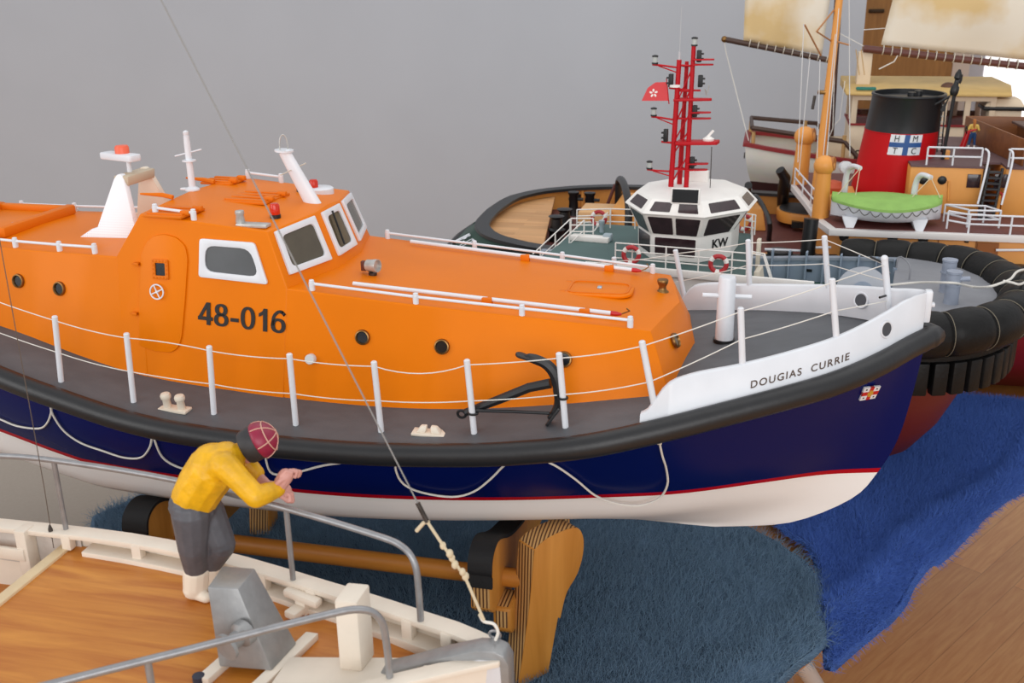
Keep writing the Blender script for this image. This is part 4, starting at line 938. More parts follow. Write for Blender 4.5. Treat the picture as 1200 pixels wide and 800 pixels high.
organic('sweater', [[(pel.lerp(wst, .6), .0186), (wst.lerp(che, .4), .0195), (che, .02), (che.lerp(nek, .55), .0155), (nek, .009)], [(che.lerp(shN, .3), .013), (shN, .0108), (shN.lerp(elN, .5), .0094), (elN, .0088), (elN.lerp(wrN, .5), .0082), (wrN, .0066)], [(che.lerp(shF, .3), .013), (shF, .0098), (shF.lerp(elF, .6), .008), (elF.lerp(wrF, .1), .0072)], [(wst, .0175), (pel.lerp(wst, .4)+imf*.006, .0155)], [(shN, .0098), (che+imf*.0, .016), (shF, .0098)]], .0007, YEL, FG, 10)
organic('trousers', [[(wst, .0165), (pel, .0192)], [(pel+imf*-.002, .0178), (hipN, .0158), (knN, .012), (anN+(knN-anN)*.12, .0098)], [(pel, .0175), (hipF, .0155), (knF, .0126), (anF+(knF-anF)*.15, .0098)], [(hipN, .014), (hipF, .014)]], .0007, TRO, FG, 10)
for a, k_, f_ in ((anN, knN, fe1), (anF, knF, fe2)):
    dirn = (imr*.45-imf*.25); dirn.z = 0; dirn.normalize(); q = V((f_.x, f_.y, DZ))
    b = B(); R = []
    tp = a+(k_-a)*.1
    for p, rx in ((tp, .0098), (a.lerp(q, .3), .0096), (q+V((0, 0, .011)), .0095)): R.append((p, rx))
    b.tube([p for p, r in R]+[q+V((0, 0, .0075))], [r for p, r in R]+[.0088], 14)
    o = organic('boot', [[(tp, .0112), (a.lerp(q, .5), .0105), (q+V((0, 0, .0088)), .0088)], [(q+V((0, 0, .0062))-dirn*.003, .0058), (q+dirn*.013+V((0, 0, .0046)), .0046)]], .0009, BOOT, FG, 3)
# cap: dark band and maroon crown with pale stripes
cc = hed+crown*.0035; qd = crown.to_track_quat('Z', 'Y')
B().lathe([(.0125, -.0085), (.0138, -.006), (.0144, 0), (.0144, .0035), (.0134, .004)], cc, crown, 24).build('cap_band', mat('black_band', (44, 42, 44), .55, var=.2, scale=150), FG, 50)
prof = [(.0142, .003)]+[(.0152*math.cos(t), .0045+.0152*math.sin(t)) for t in np.linspace(0, 1.56, 9)]
cp = B().lathe(prof, cc, crown, 28).build('cap', mat('maroon_cap_paint', (140, 26, 58), .4, var=.1, scale=150), FG, 60)
st = B()
for az in (0, 60, 120): 
    st.tube([cc+qd @ V((.0153*math.cos(t)*math.cos(R_(az)), .0153*math.cos(t)*math.sin(R_(az)), .0045+.0153*math.sin(t))) for t in np.linspace(0, math.pi, 17)], .0005, 5)
st.build('cap_stripes', mat('cap_stripe', (206, 160, 140), .5), cp)
B().torus(cc+crown*.0135, crown, .0126, .0005, 28, 5).build('cap_ring', mat('cap_stripe', (206, 160, 140), .5), cp)
settle(FG, (fe1.x, fe1.y, DZ))
# ================================================================== GREEN AND WHITE HARBOUR TUG (behind the lifeboat)
GREEN_D = mat('tug_green_deck', (74, 100, 98), .6, var=.06, scale=20)
BLUEGREY = mat('blue_grey_paint', (146, 160, 178), .5, var=.12, scale=18, bump=.1)
LGREY = mat('light_grey_deck', (140, 141, 147), .55, var=.05, scale=40, bump=.15, bscale=200)
TUGW = mat('tug_white', (238, 235, 230), .45, var=.03)
TYRE = mat('fender_rubber', (19, 18, 18), .5, spec=.25, var=.25, scale=70, bump=.3, bscale=180)
HULLRED = mat('antifouling_red', (104, 30, 22), .6, var=.08, scale=30)
HULLGREEN = mat('hull_green', (14, 64, 48), .4)
MASTRED = mat('mast_red', (182, 12, 26), .45, spec=.25, var=.05)
DWIN = mat('purple_dark_glass', (52, 36, 40), .15, var=.25, scale=60, spec=.6)
LAMPB = mat('lamp_black', (22, 24, 26), .5)
LENS = mat('lamp_lens', (176, 182, 178), .2, spec=.6)
KW = thing('model_tug', 'green decked white model tug with tall red lattice mast behind the lifeboat bow', 'model boat')
KX, KY, KR = .04, .572, R_(-8)
KM = Matrix.Translation((KX, KY, 0)) @ Matrix.Rotation(KR, 4, 'Z'); KI = KM.inverted()
def kl(p): return KI @ V(p)
def fixz(root, mtx):   # parts were made in a frame at height 0
    root.matrix_world = mtx @ Matrix.Translation((0, 0, TZ)); root.location.z = TZ
    for o in COL.objects:
        if o.parent == root: o.matrix_parent_inverse = Matrix.Translation((0, 0, -TZ))
kb = smooth_interp([-.62, -.58, -.5, -.3, -.14, 0, .1, .28, .36, .42, .455, .478, .49, .494], [.05, .07, .09, .115, .14, .175, .19, .195, .187, .163, .128, .083, .035, .004])
UK = [-.62, -.6, -.55, -.45, -.3, -.1, .1, .2, .28, .33, .37, .4, .425, .445, .46, .472, .481, .488, .492, .494]
rimz = lambda u: .062+.02*max(0, min(1, (u-.1)/.25))
def khull(u, k):
    b = kb(u); t = (u+.62)/1.114
    if k == 0: return V((u, b, rimz(u)-.002))
    if k == 1: return V((u-.005*t**4, b*.985, .03))
    if k == 2: return V((u-.014*t**4, b*(.95-.06*t**4), -.01))
    if k == 3: return V((u-.03*t**4, b*(.93-.12*t**5), -.06))
    if k == 4: return V((u-.06*t**4, b*(.86-.24*t**4), -.13))
    if k == 5: return V((u-.1*t**4, b*(.64-.34*t**4), -.19))
    return V((u-.15*t**4, b*.08, -.225))
h = B(); rr = []
for u in UK: q = [khull(u, k) for k in range(7)]; rr.append([V((p.x, -p.y, p.z)) for p in q]+[p for p in reversed(q)])
h.mi = 0; h.loft(rr, False, False); i = h.vs(rr[0]); h.face([i+k for k in range(14)])
hm = bpy.data.materials.new('tug_hull_paint'); hm.use_nodes = True; _n = hm.node_tree; _p = _n.nodes['Principled BSDF']
_t = _n.nodes.new('ShaderNodeTexCoord'); _s = _n.nodes.new('ShaderNodeSeparateXYZ'); _n.links.new(_t.outputs['Object'], _s.inputs[0])
_r = _n.nodes.new('ShaderNodeMapRange'); _r.inputs[1].default_value = -.2; _r.inputs[2].default_value = .2; _n.links.new(_s.outputs['Z'], _r.inputs[0])
_c = _n.nodes.new('ShaderNodeValToRGB'); _c.color_ramp.interpolation = 'CONSTANT'; _c.color_ramp.elements[0].color = (*lin((104, 30, 22)), 1); _c.color_ramp.elements[1].position = .5; _c.color_ramp.elements[1].color = (*lin((24, 26, 28)), 1)
_n.links.new(_r.outputs[0], _c.inputs[0]); _n.links.new(_c.outputs[0], _p.inputs['Base Color']); _p.inputs['Roughness'].default_value = .5
h.build('hull', hm, KW, 60)
# bulwark with its cap and ribs
for s in (-1, 1):
    b = B(); US_ = [u for u in np.linspace(-.3, .34, 26)]
    b.loft([[V((u, s*(kb(u)-.002), .02)), V((u, s*(kb(u)-.003), rimz(u)-.002)), V((u, s*(kb(u)-.008), rimz(u)-.002)), V((u, s*(kb(u)-.007), .02))] for u in US_])
    o = b.build('bulwark', BLUEGREY, KW, 40); c = B()
    c.loft([[V((u, s*(kb(u)+.002), rimz(u)-.004)), V((u, s*(kb(u)+.002), rimz(u)+.001)), V((u, s*(kb(u)-.014), rimz(u)+.001)), V((u, s*(kb(u)-.014), rimz(u)-.004))] for u in US_]); c.build('bulwark_cap', mat('cap_grey', (142, 150, 162), .5), o, 40)
    for u in np.linspace(.125, .335, 8): B().box((u, s*(kb(u)-.013), .05), (.003, .014, .062)).build('bulwark_rib', BLUEGREY, o, 30)
    for u in (.19, .28): B().box((u, s*(kb(u)-.0085), .045), (.012, .002, .005)).build('freeing_port', BLACK, o, 30)
# decks
B().hexa([V((u, -(kb(u)-.006), .018)) for u in (-.6, -.3, 0, .2, .34, .4)]+[V((u, kb(u)-.006, .018)) for u in (.4, .34, .2, 0, -.3, -.6)], [V((u, -(kb(u)-.006), .024)) for u in (-.6, -.3, 0, .2, .34, .4)]+[V((u, kb(u)-.006, .024)) for u in (.4, .34, .2, 0, -.3, -.6)]).build('well_deck', mat('dark_green_deck', (18, 84, 62), .55), KW, 30)
fu = [.338, .36, .39, .42, .445, .463, .477, .486, .491]
fd_ = B().hexa([V((u, -(kb(u)-.001), .068)) for u in fu]+[V((u, kb(u)-.001, .068)) for u in reversed(fu)], [V((u, -(kb(u)-.001), .083)) for u in fu]+[V((u, kb(u)-.001, .083)) for u in reversed(fu)]).build('fore_deck', LGREY, KW, 30, .001)
B().box((.343, 0, .045), (.006, .36, .05)).build('fore_bulkhead', BLUEGREY, KW, 30)
for y in (-.1, .0, .1): B().box((.338, y, .076), (.006, .003, .02)).build('deck_stay', BLUEGREY, fd_, 30)
# roller fender round the bow
cen = []
for u in np.linspace(.24, .4935, 160): cen.append((u, kb(u)))
cen = [V((u, -b, 0)) for u, b in cen]+[V((u, b, 0)) for u, b in reversed(cen)]
def off_path(P, d):
    out = []
    for i, p in enumerate(P):
        t = (P[min(i+1, len(P)-1)]-P[max(0, i-1)]); n = V((t.y, -t.x, 0)).normalized(); out.append(p+n*d)
    return out
def resample(P, n):
    L = [0]
    for a, e in zip(P[:-1], P[1:]): L.append(L[-1]+(e-a).length)
    out = []
    for k in range(n+1):
        s = L[-1]*k/n; i = min(len(P)-2, max(0, int(np.searchsorted(L, s)-1))); t = (s-L[i])/max(1e-9, L[i+1]-L[i]); out.append(P[i].lerp(P[i+1], t))
    return out
cen = resample(cen, 60)
fp = resample(off_path(cen, .03), 14*10)
fz = lambda u: .066+.012*max(0, min(1, (u-.25)/.2))
for k in range(14):
    seg = fp[k*10:k*10+11]; rs = [.034*(1-.1*abs(j/5-1)**3-(.07 if j in (0, 10) else 0)) for j in range(11)]
    f_ = B().tube([V((p.x, p.y, fz(p.x))) for p in seg], rs, 20).build('fender_roll', TYRE, KW, 50)
    if k:
        p = fp[k*10]; t = (fp[k*10+1]-fp[k*10-1]).normalized()
        B().torus((p.x, p.y, fz(p.x)), t, .0315, .0006, 30, 5).build('lashing_cord', mat('lashing_cord', (122, 114, 98), .8), f_, 60)
# flange and keyed fender blocks below
fl2 = resample(off_path(cen, .03), 60)
B().loft([[V((p.x, p.y, .034)), V((p.x, p.y, .041)), V((q.x, q.y, .041)), V((q.x, q.y, .034))] for p, q in zip(fl2, resample(off_path(cen, -.004), 60))]).build('fender_flange', TYRE, KW, 40)
NB = 30; bp_ = resample(off_path(cen, .027), NB*2)
for k in range(NB):
    p = bp_[2*k+1]; t = (bp_[2*k+2]-bp_[2*k]); L = t.length; a = math.atan2(t.y, t.x); R = Matrix.Rotation(a, 3, 'Z'); q = V((p.x, p.y, .008))
    B().box(q, (L*.8, .016, .05), R).build('fender_block', TYRE, KW, 30, .003)
b = B(); b.loft([[V((p.x, p.y, -.012)), V((p.x, p.y, .034)), V((q.x, q.y, .034)), V((q.x, q.y, -.012))] for p, q in zip(resample(off_path(cen, .018), 60), resample(off_path(cen, -.002), 60))]); b.build('fender_backing', TYRE, KW, 40)
# towing winch drum on the well deck
wc = kl(ony(1010, 342, .49)); wn_ = (KI.to_3x3() @ V((-.02, -1, .25))).normalized()
wd = B().lathe([(.0001, -.03), (.022, -.03), (.022, 0), (.04, 0), (.04, .005), (.0001, .005)], wc, wn_, 36).build('winch_drum', mat('pale_grey_winch', (176, 180, 188), .5, var=.05), KW, 35)
B().lathe([(.0001, .0045), (.017, .0045), (.017, .008), (.0001, .008)], wc, wn_, 30).build('drum_hub', BLUEGREY, wd, 35)
B().box((wc.x, wc.y+.02, .04), (.05, .05, .035)).build('winch_base', BLUEGREY, KW, 30, .003)
# ladder to the fore deck
for w_ in (-.012, .012): B().tube([V((.33, .07+w_, .083)), V((.285, .07+w_, .025))], .003, 8).build('ladder_rail', LGREY, KW)
for k in range(5): p = V((.33, .07, .083)).lerp(V((.285, .07, .025)), (k+.5)/5); B().box(p, (.008, .024, .002)).build('ladder_step', LGREY, KW, 30)
for y0 in (.1, -.12): B().tube(smooth_pts([V((.34, y0, .083)), V((.34, y0, .1)), V((.345, y0, .106)), V((.36, y0-.05, .106)), V((.362, y0-.055, .083))], 3), .0013, 6).build('grab_bar', LGREY, KW)
# bitts
BTM = mat('bitt_blue_grey', (148, 156, 172), .5, var=.1, scale=60)
for (px, py), h_ in (((1114, 355), .05), ((1112, 345), .052)):
    q = kl(onz(px, py, .083)); 
    if py == 345: q = q+V((-.004, .016, 0))
    o = B().lathe([(.012, -.002), (.0105, .003), (.0105, h_-.022), (.012, h_-.022), (.012, h_-.019), (.0105, h_-.019), (.0105, h_-.004), (.0115, h_-.003), (.0115, h_), (.0001, h_)], q, (0, 0, 1), 20).build('bitt', BTM, KW, 35)
    if py == 355: B().tube([q+V((-.004, -.004, h_-.012)), q+V((.022, .0, h_-.01))], .004, 8).build('bitt_pin', BTM, o)
# ---- deckhouse and green deck
DZK = .115
dh = [(-.205, -.135), (.05, -.135), (.138, -.135), (.112, .0), (.09, .14), (-.22, .13)]
B().hexa([V((x, y, .02)) for x, y in dh], [V((x, y, DZK-.004)) for x, y in dh]).build('deckhouse', TUGW, KW, 30, .002)
B().hexa([V((x*1.02, y*1.06, DZK-.006)) for x, y in dh], [V((x*1.02, y*1.06, DZK)) for x, y in dh]).build('bridge_deck', GREEN_D, KW, 30)
B().box((.05, -.1465, DZK-.001), (.36, .006, .012)).build('deck_edge', TUGW, KW, 30, .001)
p = kl(onz(692, 282, DZK)); B().box((p.x, p.y, DZK+.0045), (.07, .02, .009)).build('deck_locker', TUGW, KW, 30, .001)
p = kl(onz(704, 281, DZK)); B().box((p.x+.014, p.y-.004, DZK+.007), (.016, .016, .013)).build('vent_box', mat('pale_blue_grey', (160, 176, 184), .5), KW, 30, .003)
p = kl(onz(705, 272, DZK)); B().lathe([(.004, 0), (.004, .014), (.0055, .016), (.0055, .022), (.0001, .023)], p, (0, 0, 1), 14).build('mushroom_vent', mat('pale_blue_grey', (160, 176, 184), .5), KW, 40)
# ---- wheelhouse, octagonal with raked windows
def octo(hx, hy, cx, cy, z, cut, w=.03): return [V((cx-hx+cut, cy-hy, z)), V((cx+hx-cut*1.15, cy-hy, z)), V((cx+hx, cy-hy+cut*1.5, z)), V((cx+hx, cy+hy-cut*1.5, z)), V((cx+hx-cut*1.15, cy+hy, z)), V((cx-hx+cut, cy+hy, z)), V((cx-hx, cy+hy-cut*1.5, z)), V((cx-hx, cy-hy+cut*1.5, z))]
WX, WYc = .004, .012
r0 = octo(.078, .093, WX, WYc, DZK, .037); r1 = octo(.079, .094, WX, WYc, .1575, .037); r2 = octo(.099, .113, WX+.002, WYc, .193, .047); r2b = octo(.104, .118, WX+.002, WYc, .196, .05); r3 = octo(.084, .098, WX+.002, WYc, .217, .041)
r4 = octo(.05, .06, WX+.002, WYc, .2215, .025)
B().loft([r0, r1, r2]).loft([r2, r2b, r3, r4]).build('wheelhouse', TUGW, KW, 15, .0012)
def on_face(A_, B_, C_, D_, rect): 
    f_ = lambda s, t: (A_.lerp(B_, s)).lerp(D_.lerp(C_, s), t); (s0, t0, s1, t1) = rect; return [f_(s0, t0), f_(s1, t0), f_(s1, t1), f_(s0, t1)]
def flatpane(P, name='window', m=DWIN, cr=.002):
    pl = plane3(P[0], P[1], P[3]); o_, ux_, uy_ = pl; n = ux_.cross(uy_); c = (P[0]+P[2])/2; outw = V((c.x-WX, c.y-WYc, 0)); sg = 1 if n.dot(outw) > 0 else -1
    return B().prism(rpoly(to2(P, pl), cr, 3), o_-n*sg*.0006, ux_, uy_, sg*.0012).build(name, m, KW, 30)
for k in range(8):
    a, e = k, (k+1) % 8
    wide = k in (0, 4)
    spans = ((.05, .47), (.53, .95)) if wide else ((.12, .88),)
    for s0, s1 in spans:
        flatpane(on_face(r1[a], r1[e], r2[e], r2[a], (s0, .06, s1, .93)))
        flatpane(on_face(r2b[a], r2b[e], r3[e], r3[a], (s0+.04, .2, s1-.04, .82)), 'skylight')
    if k in (0, 7): flatpane(on_face(r0[a], r0[e], r1[e], r1[a], (.08, .2, .94, .9)) if wide else on_face(r0[a], r0[e], r1[e], r1[a], (.08, .22, .92, .92)), 'lower_window')
# number on the angled side
a, e = r0[1], r0[2]; fl_k = planar(a.lerp(e, .4)+(r1[1]-r0[1])*.5+V((.0006, -.0006, 0)), e-a, V((0, 0, 1)))
text('KW', .02, fl_k, 'painted_letters', BLACK, KW, .0004, .0006)
# screen on the roof edge
sc_ = kl(onz(803, 238, .219)); R = Matrix.Rotation(R_(6), 3, 'Z') @ Matrix.Rotation(R_(-12), 3, 'X')
o = B().box(sc_+V((0, 0, .011)), (.045, .006, .025), R).build('searchlight_panel', TUGW, KW, 30, .001); B().box(sc_+R @ V((0, -.0035, 0))+V((0, 0, .011)), (.04, .002, .0205), R).build('panel_face', mat('black_gloss', (10, 12, 16), .35, spec=.2), o, 30)
p = kl(onz(817, 213, .222)); B().box(p+V((0, .01, .008)), (.034, .012, .02)).build('roof_locker', TUGW, KW, 30, .001)
# ---- lattice mast
mp_ = lambda px, py, y=.575: kl(ony(px, py, y))
A0, A1, B0, B1, C0, C1 = mp_(786, 222), mp_(796, 70), mp_(804, 220), mp_(813, 54), mp_(796, 219, .6), mp_(805, 72, .6)
for p in (A0, B0, C0): p.z = .219
LM = B().tube([A0, A1], [.0046, .004], 10).build('mast_leg', MASTRED, KW); B().tube([B0, B1], [.0042, .0036], 10).build('mast_leg', MASTRED, KW); B().tube([C0, C1], [.0045, .0032], 10).build('mast_leg', MASTRED, KW)
def leg_at(P, Q, py):
    t = (py-220)/(70-220) if P is not B0 else (py-220)/(54-220); return P.lerp(Q, t)
for y1, y2 in ((215, 180), (180, 150), (165, 130), (145, 100), (120, 78)): B().tube([leg_at(A0, A1, y1), leg_at(B0, B1, y2)], .0012, 6).build('mast_brace', MASTRED, KW)
for yy in (76, 105, 137, 168, 197):
    B().tube([leg_at(A0, A1, yy), leg_at(B0, B1, yy), leg_at(C0, C1, yy), leg_at(A0, A1, yy)], .0014, 6).build('mast_ring', MASTRED, KW)
def lamp(q, s=1.25, par=KW):
    o = B().lathe([(.0042*s, 0), (.0042*s, .002*s), (.0001, .002*s)], q, (0, 0, 1), 12).build('mast_lamp', LAMPB, par, 40); B().lathe([(.0034*s, .002*s), (.0034*s, .009*s), (.0001, .009*s)], q, (0, 0, 1), 12).build('lamp_lens', LENS, o, 40)
    B().lathe([(.0042*s, .009*s), (.0042*s, .0105*s), (.002, .0115*s)], q, (0, 0, 1), 12).build('lamp_cap', LAMPB, o, 40)
for px, py, pj in ((767.5, 75, 79), (766, 136, 139), (761, 198, 200)):
    q = mp_(px, py); a = leg_at(A0, A1, pj+0); B().tube([q-V((.004, 0, .001)), V((q.x+.012, q.y, q.z-.002)), a], .0016, 6).tube([V((q.x+.006, q.y, q.z-.003)), leg_at(A0, A1, pj+6)], .001, 5).build('lamp_arm', MASTRED, KW); lamp(q)
lamp(B1+V((.001, 0, 0)))
def sig(q, hgt=.022, dirx=-1):
    o = B().box(q+V((0, 0, hgt/2)), (.007, .008, hgt)).build('signal_lamp', LAMPB, KW, 30, .001)
    for k in range(2): B().box(q+V((dirx*.0045, 0, hgt*(.3+.4*k))), (.005, .007, .0025)).build('lamp_hood', LAMPB, o, 30)
sig(mp_(786, 102), .021, -1); sig(mp_(780, 166), .021, -1); B().tube([mp_(775, 166), leg_at(A0, A1, 166)], .0018, 6).build('lamp_arm', MASTRED, KW); B().tube([mp_(784, 103), leg_at(B0, B1, 104), mp_(821, 106)], .0016, 6).build('lamp_arm', MASTRED, KW)
for px, py in ((819, 73), (820.5, 102), (814, 137), (811, 197)): sig(mp_(px, py), .019, 1)
def shelf(x0, x1, py, th=.0025, w=.02, tap=.6):
    a, e = mp_(x0, py), mp_(x1, py); n = rpoly([(0, -w/2), ((e-a).length, -w/2*tap), ((e-a).length, w/2*tap), (0, w/2)], .004)
    B().prism(n, a, (e-a).normalized(), V((0, 1, 0)), th).build('mast_platform', MASTRED, KW, 30, .0004)
for x0, x1, py in ((812, 837, 70.5), (811, 836, 76.5), (809, 833, 132.5), (808, 833, 139.5), (805, 830, 192.5), (804, 829, 199.5)): shelf(x0, x1, py, .0022, .018)
shelf(791, 834, 118, .004, .03, .25); shelf(793, 842, 168.5, .005, .034, .8)
q = mp_(830, 166); o = B().lathe([(.0075, 0), (.009, .0015), (.0095, .005), (.006, .007), (.0045, .0085), (.0001, .009)], q, (0, 0, 1), 18).build('radar_dome', TUGW, KW, 40); B().box(q+V((.003, 0, .013)), (.004, .003, .014), Matrix.Rotation(R_(40), 3, 'Y')).build('radar_blade', TUGW, o, 30)
B().lathe([(.0001, 0), (.0085, 0), (.0085, .003), (.0001, .0035)], mp_(791, 102, .55), (0, 0, 1), 18).build('white_disc', TUGW, KW, 40)
B().tube([mp_(828, 112), mp_(826, 104), mp_(829, 109), mp_(831, 100)], .001, 5).build('anemometer', STEEL, KW)
B().tube([A1, A1+V((0, 0, .012))], .002, 8).tube([A1+V((0, 0, .012)), A1+V((.0005, 0, .08))], .0004, 5).build('whip_aerial', mat('pale_aerial', (190, 190, 192), .6), KW)
pa, pb = mp_(834, 172), mp_(832, 224); pb.z = .219; B().tube([pa, pb], .0007, 5).build('wire_stay', DARKSTEEL, KW)
# flag with a white five petalled flower
FLAGR = mat('flag_red', (214, 70, 74), .7)
fq = [mp_(752, 118), mp_(783, 118), mp_(781.5, 96), mp_(768, 96.5), mp_(759, 103)]; pl = plane3(fq[0], fq[1], fq[3]); P2_ = to2(fq, pl)
fg = B().prism(P2_, pl[0], pl[1], pl[2], .0012).build('flag', FLAGR, KW, 30); fc_ = mp_(766, 109); fx = fl_b = B(); nn = pl[1].cross(pl[2])
(cx_, cy_), = to2([fc_], pl)
for k in range(5):
    a = R_(72*k+20); d = V((math.cos(a), math.sin(a))); w = V((-d.y, d.x)); c2 = V((cx_, cy_)); pts = [c2+d*.0012, c2+d*.004+w*.0019, c2+d*.0068+w*.001, c2+d*.0068-w*.0012, c2+d*.004-w*.0016]
    for sg in (1, -1): fx.prism([tuple(p) for p in pts], pl[0]+nn*(.0011 if sg > 0 else .0001), pl[1], pl[2], sg*.0004)
fx.build('flag_flower', TUGW, fg, 30); B().tube([mp_(784, 122), mp_(781, 92)], .0009, 6).build('flag_staff', MASTRED, fg)
# ---- railings
def railing(P, h=.036, bars=3, r=.0011, posts=None, closed=False):
    P = [kl(p) if not isinstance(p, Vector) or p.y > .3 else p for p in P]
    o = B()
    for k in range(bars): o.tube([p+V((0, 0, h*(k+1)/bars)) for p in P], r, 6)
    o = o.build('railing', TUGW, KW)
    for p in (posts or P): B().tube([p, p+V((0, 0, h))], r*1.15, 6).build('rail_post', TUGW, o)
def dk_pts(*px): return [kl(onz(a, b, DZK)) for a, b in px]
yn = -.134
railing([V((x, yn, DZK)) for x in (-.083, -.055, 0, .052, .104, .127)], .037)
railing(dk_pts((676, 268), (715, 267), (744, 268)), .036)
railing(dk_pts((669, 279), (695, 279)), .036); railing(dk_pts((872, 273), (884, 275)), .036)
railing([V((.134, -.134, DZK)), V((.122, -.06, DZK)), V((.104, .05, DZK)), V((.09, .138, DZK))], .037)
a = kl(onz(668, 280, DZK)); e = a+V((-.045, -.07, -.05)); 
for w_ in (0, .026):
    of = V((w_, -.012*0, 0)); B().tube([a+of+V((0, 0, .036)), e+of+V((0, 0, .036))], .0012, 6).tube([a+of+V((0, 0, .018)), e+of+V((0, 0, .018))], .001, 6).build('stair_rail', TUGW, KW)
    for t in (0, .4, .8): p = a.lerp(e, t)+of; B().tube([p, p+V((0, 0, .036))], .0014, 6).build('stair_post', TUGW, KW)
B().hexa([a+V((-.002, 0, -.004)), a+V((.03, 0, -.004)), e+V((.03, 0, -.004)), e+V((-.002, 0, -.004))], [a+V((-.002, 0, 0)), a+V((.03, 0, 0)), e+V((.03, 0, 0)), e+V((-.002, 0, 0))]).build('stair', TUGW, KW, 30)
a = kl(onz(712, 270, DZK)); B().tube([kl(onz(696, 271, DZK)), a+V((0, 0, .034))], .0012, 6).build('rail_brace', TUGW, KW)
# forward stairs beside the wheelhouse and its hand rails
q = V((.142, -.1, 0)); st_ = B()
CRM = mat('cream_steps', (214, 204, 186), .5)
B().hexa([V((.137, -.125, .03)), V((.16, -.125, .03)), V((.16, -.085, .03)), V((.137, -.085, .03))], [V((.137, -.125, DZK+.006)), V((.145, -.125, DZK+.006)), V((.145, -.085, DZK+.006)), V((.137, -.085, DZK+.006))]).build('companion_steps', CRM, KW, 30, .001)
for y in (-.128, -.117): B().tube([V((.125, y, DZK+.036)), V((.15, y, DZK+.034)), V((.19, y, .04))], .0013, 6).build('stair_rail', TUGW, KW)
B().box((.134, -.068, DZK+.02), (.006, .012, .05)).build('fire_post', CRM, KW, 30, .001)
fixz(KW, KM)
# lifebuoys hung on the rails
BUOYR = mat('lifebuoy_red', (176, 36, 44), .5); 
def lifebuoy(c, n, label, R=.0122, r=.0036):
    n = V(n).normalized(); q = n.to_track_quat('Z', 'Y'); root = thing('lifebuoy', label, 'lifebuoy', c, 0, 'lifebuoys on the tug railings')
    for k in range(3):
        for nm, t0, t1, m, rr in (('buoy_ring', 0, 88, BUOYR, r), ('buoy_band', 88, 120, TUGW, r*1.06)):
            pts = [q @ V((R*math.cos(R_(k*120+t0+(t1-t0)*i/9+40)), R*math.sin(R_(k*120+t0+(t1-t0)*i/9+40)), 0)) for i in range(10)]
            B().tube(pts, rr, 8).build(nm, m, root)
lifebuoy(KM @ V((-.055, yn-.006, DZK+.021)), (0, -1, .1), 'red and white lifebuoy on tug near rail, left of the wheelhouse')
lifebuoy(KM @ V((.0845, yn-.006, DZK+.018)), (0, -1, .1), 'red and white lifebuoy on tug near rail, below the letters KW')
q = KM @ kl(onz(702, 267, DZK)); lifebuoy(q+V((0, -.004, .019)), (0, -1, .1), 'red and white lifebuoy on the far rail at tug stern')
q = onz(871, 272, DZK); lifebuoy(q+V((0, -.004, .019)), (0, -1, .1), 'red and white lifebuoy on tug far rail, right of the wheelhouse')
# tow rope
rz = .083
RP = [ony(1043, 334, .5), ony(1075, 331, .5), onz(1104, 331, .118), onz(1122, 332, .118), onz(1140, 336, .1), onz(1158, 336, .115), onz(1172, 332, .119), onz(1184, 327, .119), onz(1191, 319, .119), onz(1199, 316, .115), onz(1207, 317, .1), onz(1206, 326, .1), onz(1196, 333, .116), onz(1186, 331, .12), onz(1176, 329, .12)]
tag(ctr(B().tube(smooth_pts(RP, 5), .0019, 8).build('tow_rope', ROPE)), 'white tow rope led from the bitts over the black bow fender', 'rope')
# ================================================================== BUFF STEAM TUG WITH THE RED FUNNEL
BUFF = mat('buff_paint', (226, 156, 76), .5, var=.05, scale=16, bump=.05)
BUFFP = mat('buff_post_paint', (228, 154, 70), .42)
REDDECK = mat('dark_red_deck', (104, 58, 54), .6, var=.1, scale=30, bump=.1)
FUNRED = mat('funnel_red', (190, 12, 20), .5, spec=.2, var=.04, scale=12)
FUNBLK = mat('funnel_black', (26, 27, 30), .38)
HT = thing('model_tug', 'large buff and dark red model steam tug with a red and black funnel', 'model boat')
YH = 1.10
hb_ = smooth_interp([-.446, -.441, -.425, -.4, -.35, -.29, -.21, -.1, .1, .3, .8, 1.1, 1.3], [.01, .1, .17, .222, .275, .313, .34, .345, .328, .298, .29, .2, .01])
HX = [-.446, -.4445, -.441, -.433, -.425, -.412, -.4, -.375, -.35, -.29, -.21, -.1, .1, .3, .5, .8, 1.0, 1.1, 1.2, 1.28, 1.3]
RZ = .05
h = B(); rr = []
for x in HX:
    b = hb_(x); e = max(0, min(1, (-.25-x)/.22)); pts = []
    lv = [(RZ-.004, b, 0), (.03, b+.004, -.02*e), (.014, b+.014*e+.002, -.052*e), (-.006, b+.014*e+.002, -.06*e), (-.03, b*(1-.12*e), -.03*e), (-.08, b*(.97-.35*e), .05*e), (-.15, b*(.85-.5*e), .14*e), (-.235, b*(.5-.45*e), .22*e)]
    for s in (-1, 1):
        q = [V((x+dx, YH+s*bb, z)) for z, bb, dx in lv]; pts += q if s < 0 else q[::-1]
    rr.append(pts)
h.loft(rr, False, False)
i = h.vs(rr[0]); h.face([i+k for k in range(16)])
hm2 = hm.copy(); hm2.name = 'steam_tug_hull_paint'
_c = [n for n in hm2.node_tree.nodes if n.type == 'VALTORGB'][0].color_ramp
_c.elements[0].color = (*lin((128, 24, 30)), 1); _c.elements[1].position = .33; _c.elements[1].color = (*lin((14, 58, 44)), 1)
h.build('hull', hm2, HT, 60)
rim = [V((x, YH-hb_(x), RZ)) for x in HX]; rimf = [V((x, YH+hb_(x), RZ)) for x in HX]
allp = rim[::-1]+rimf[:]
P = smooth_pts(resample([p for p in allp if p.x < .95], 90), 1)
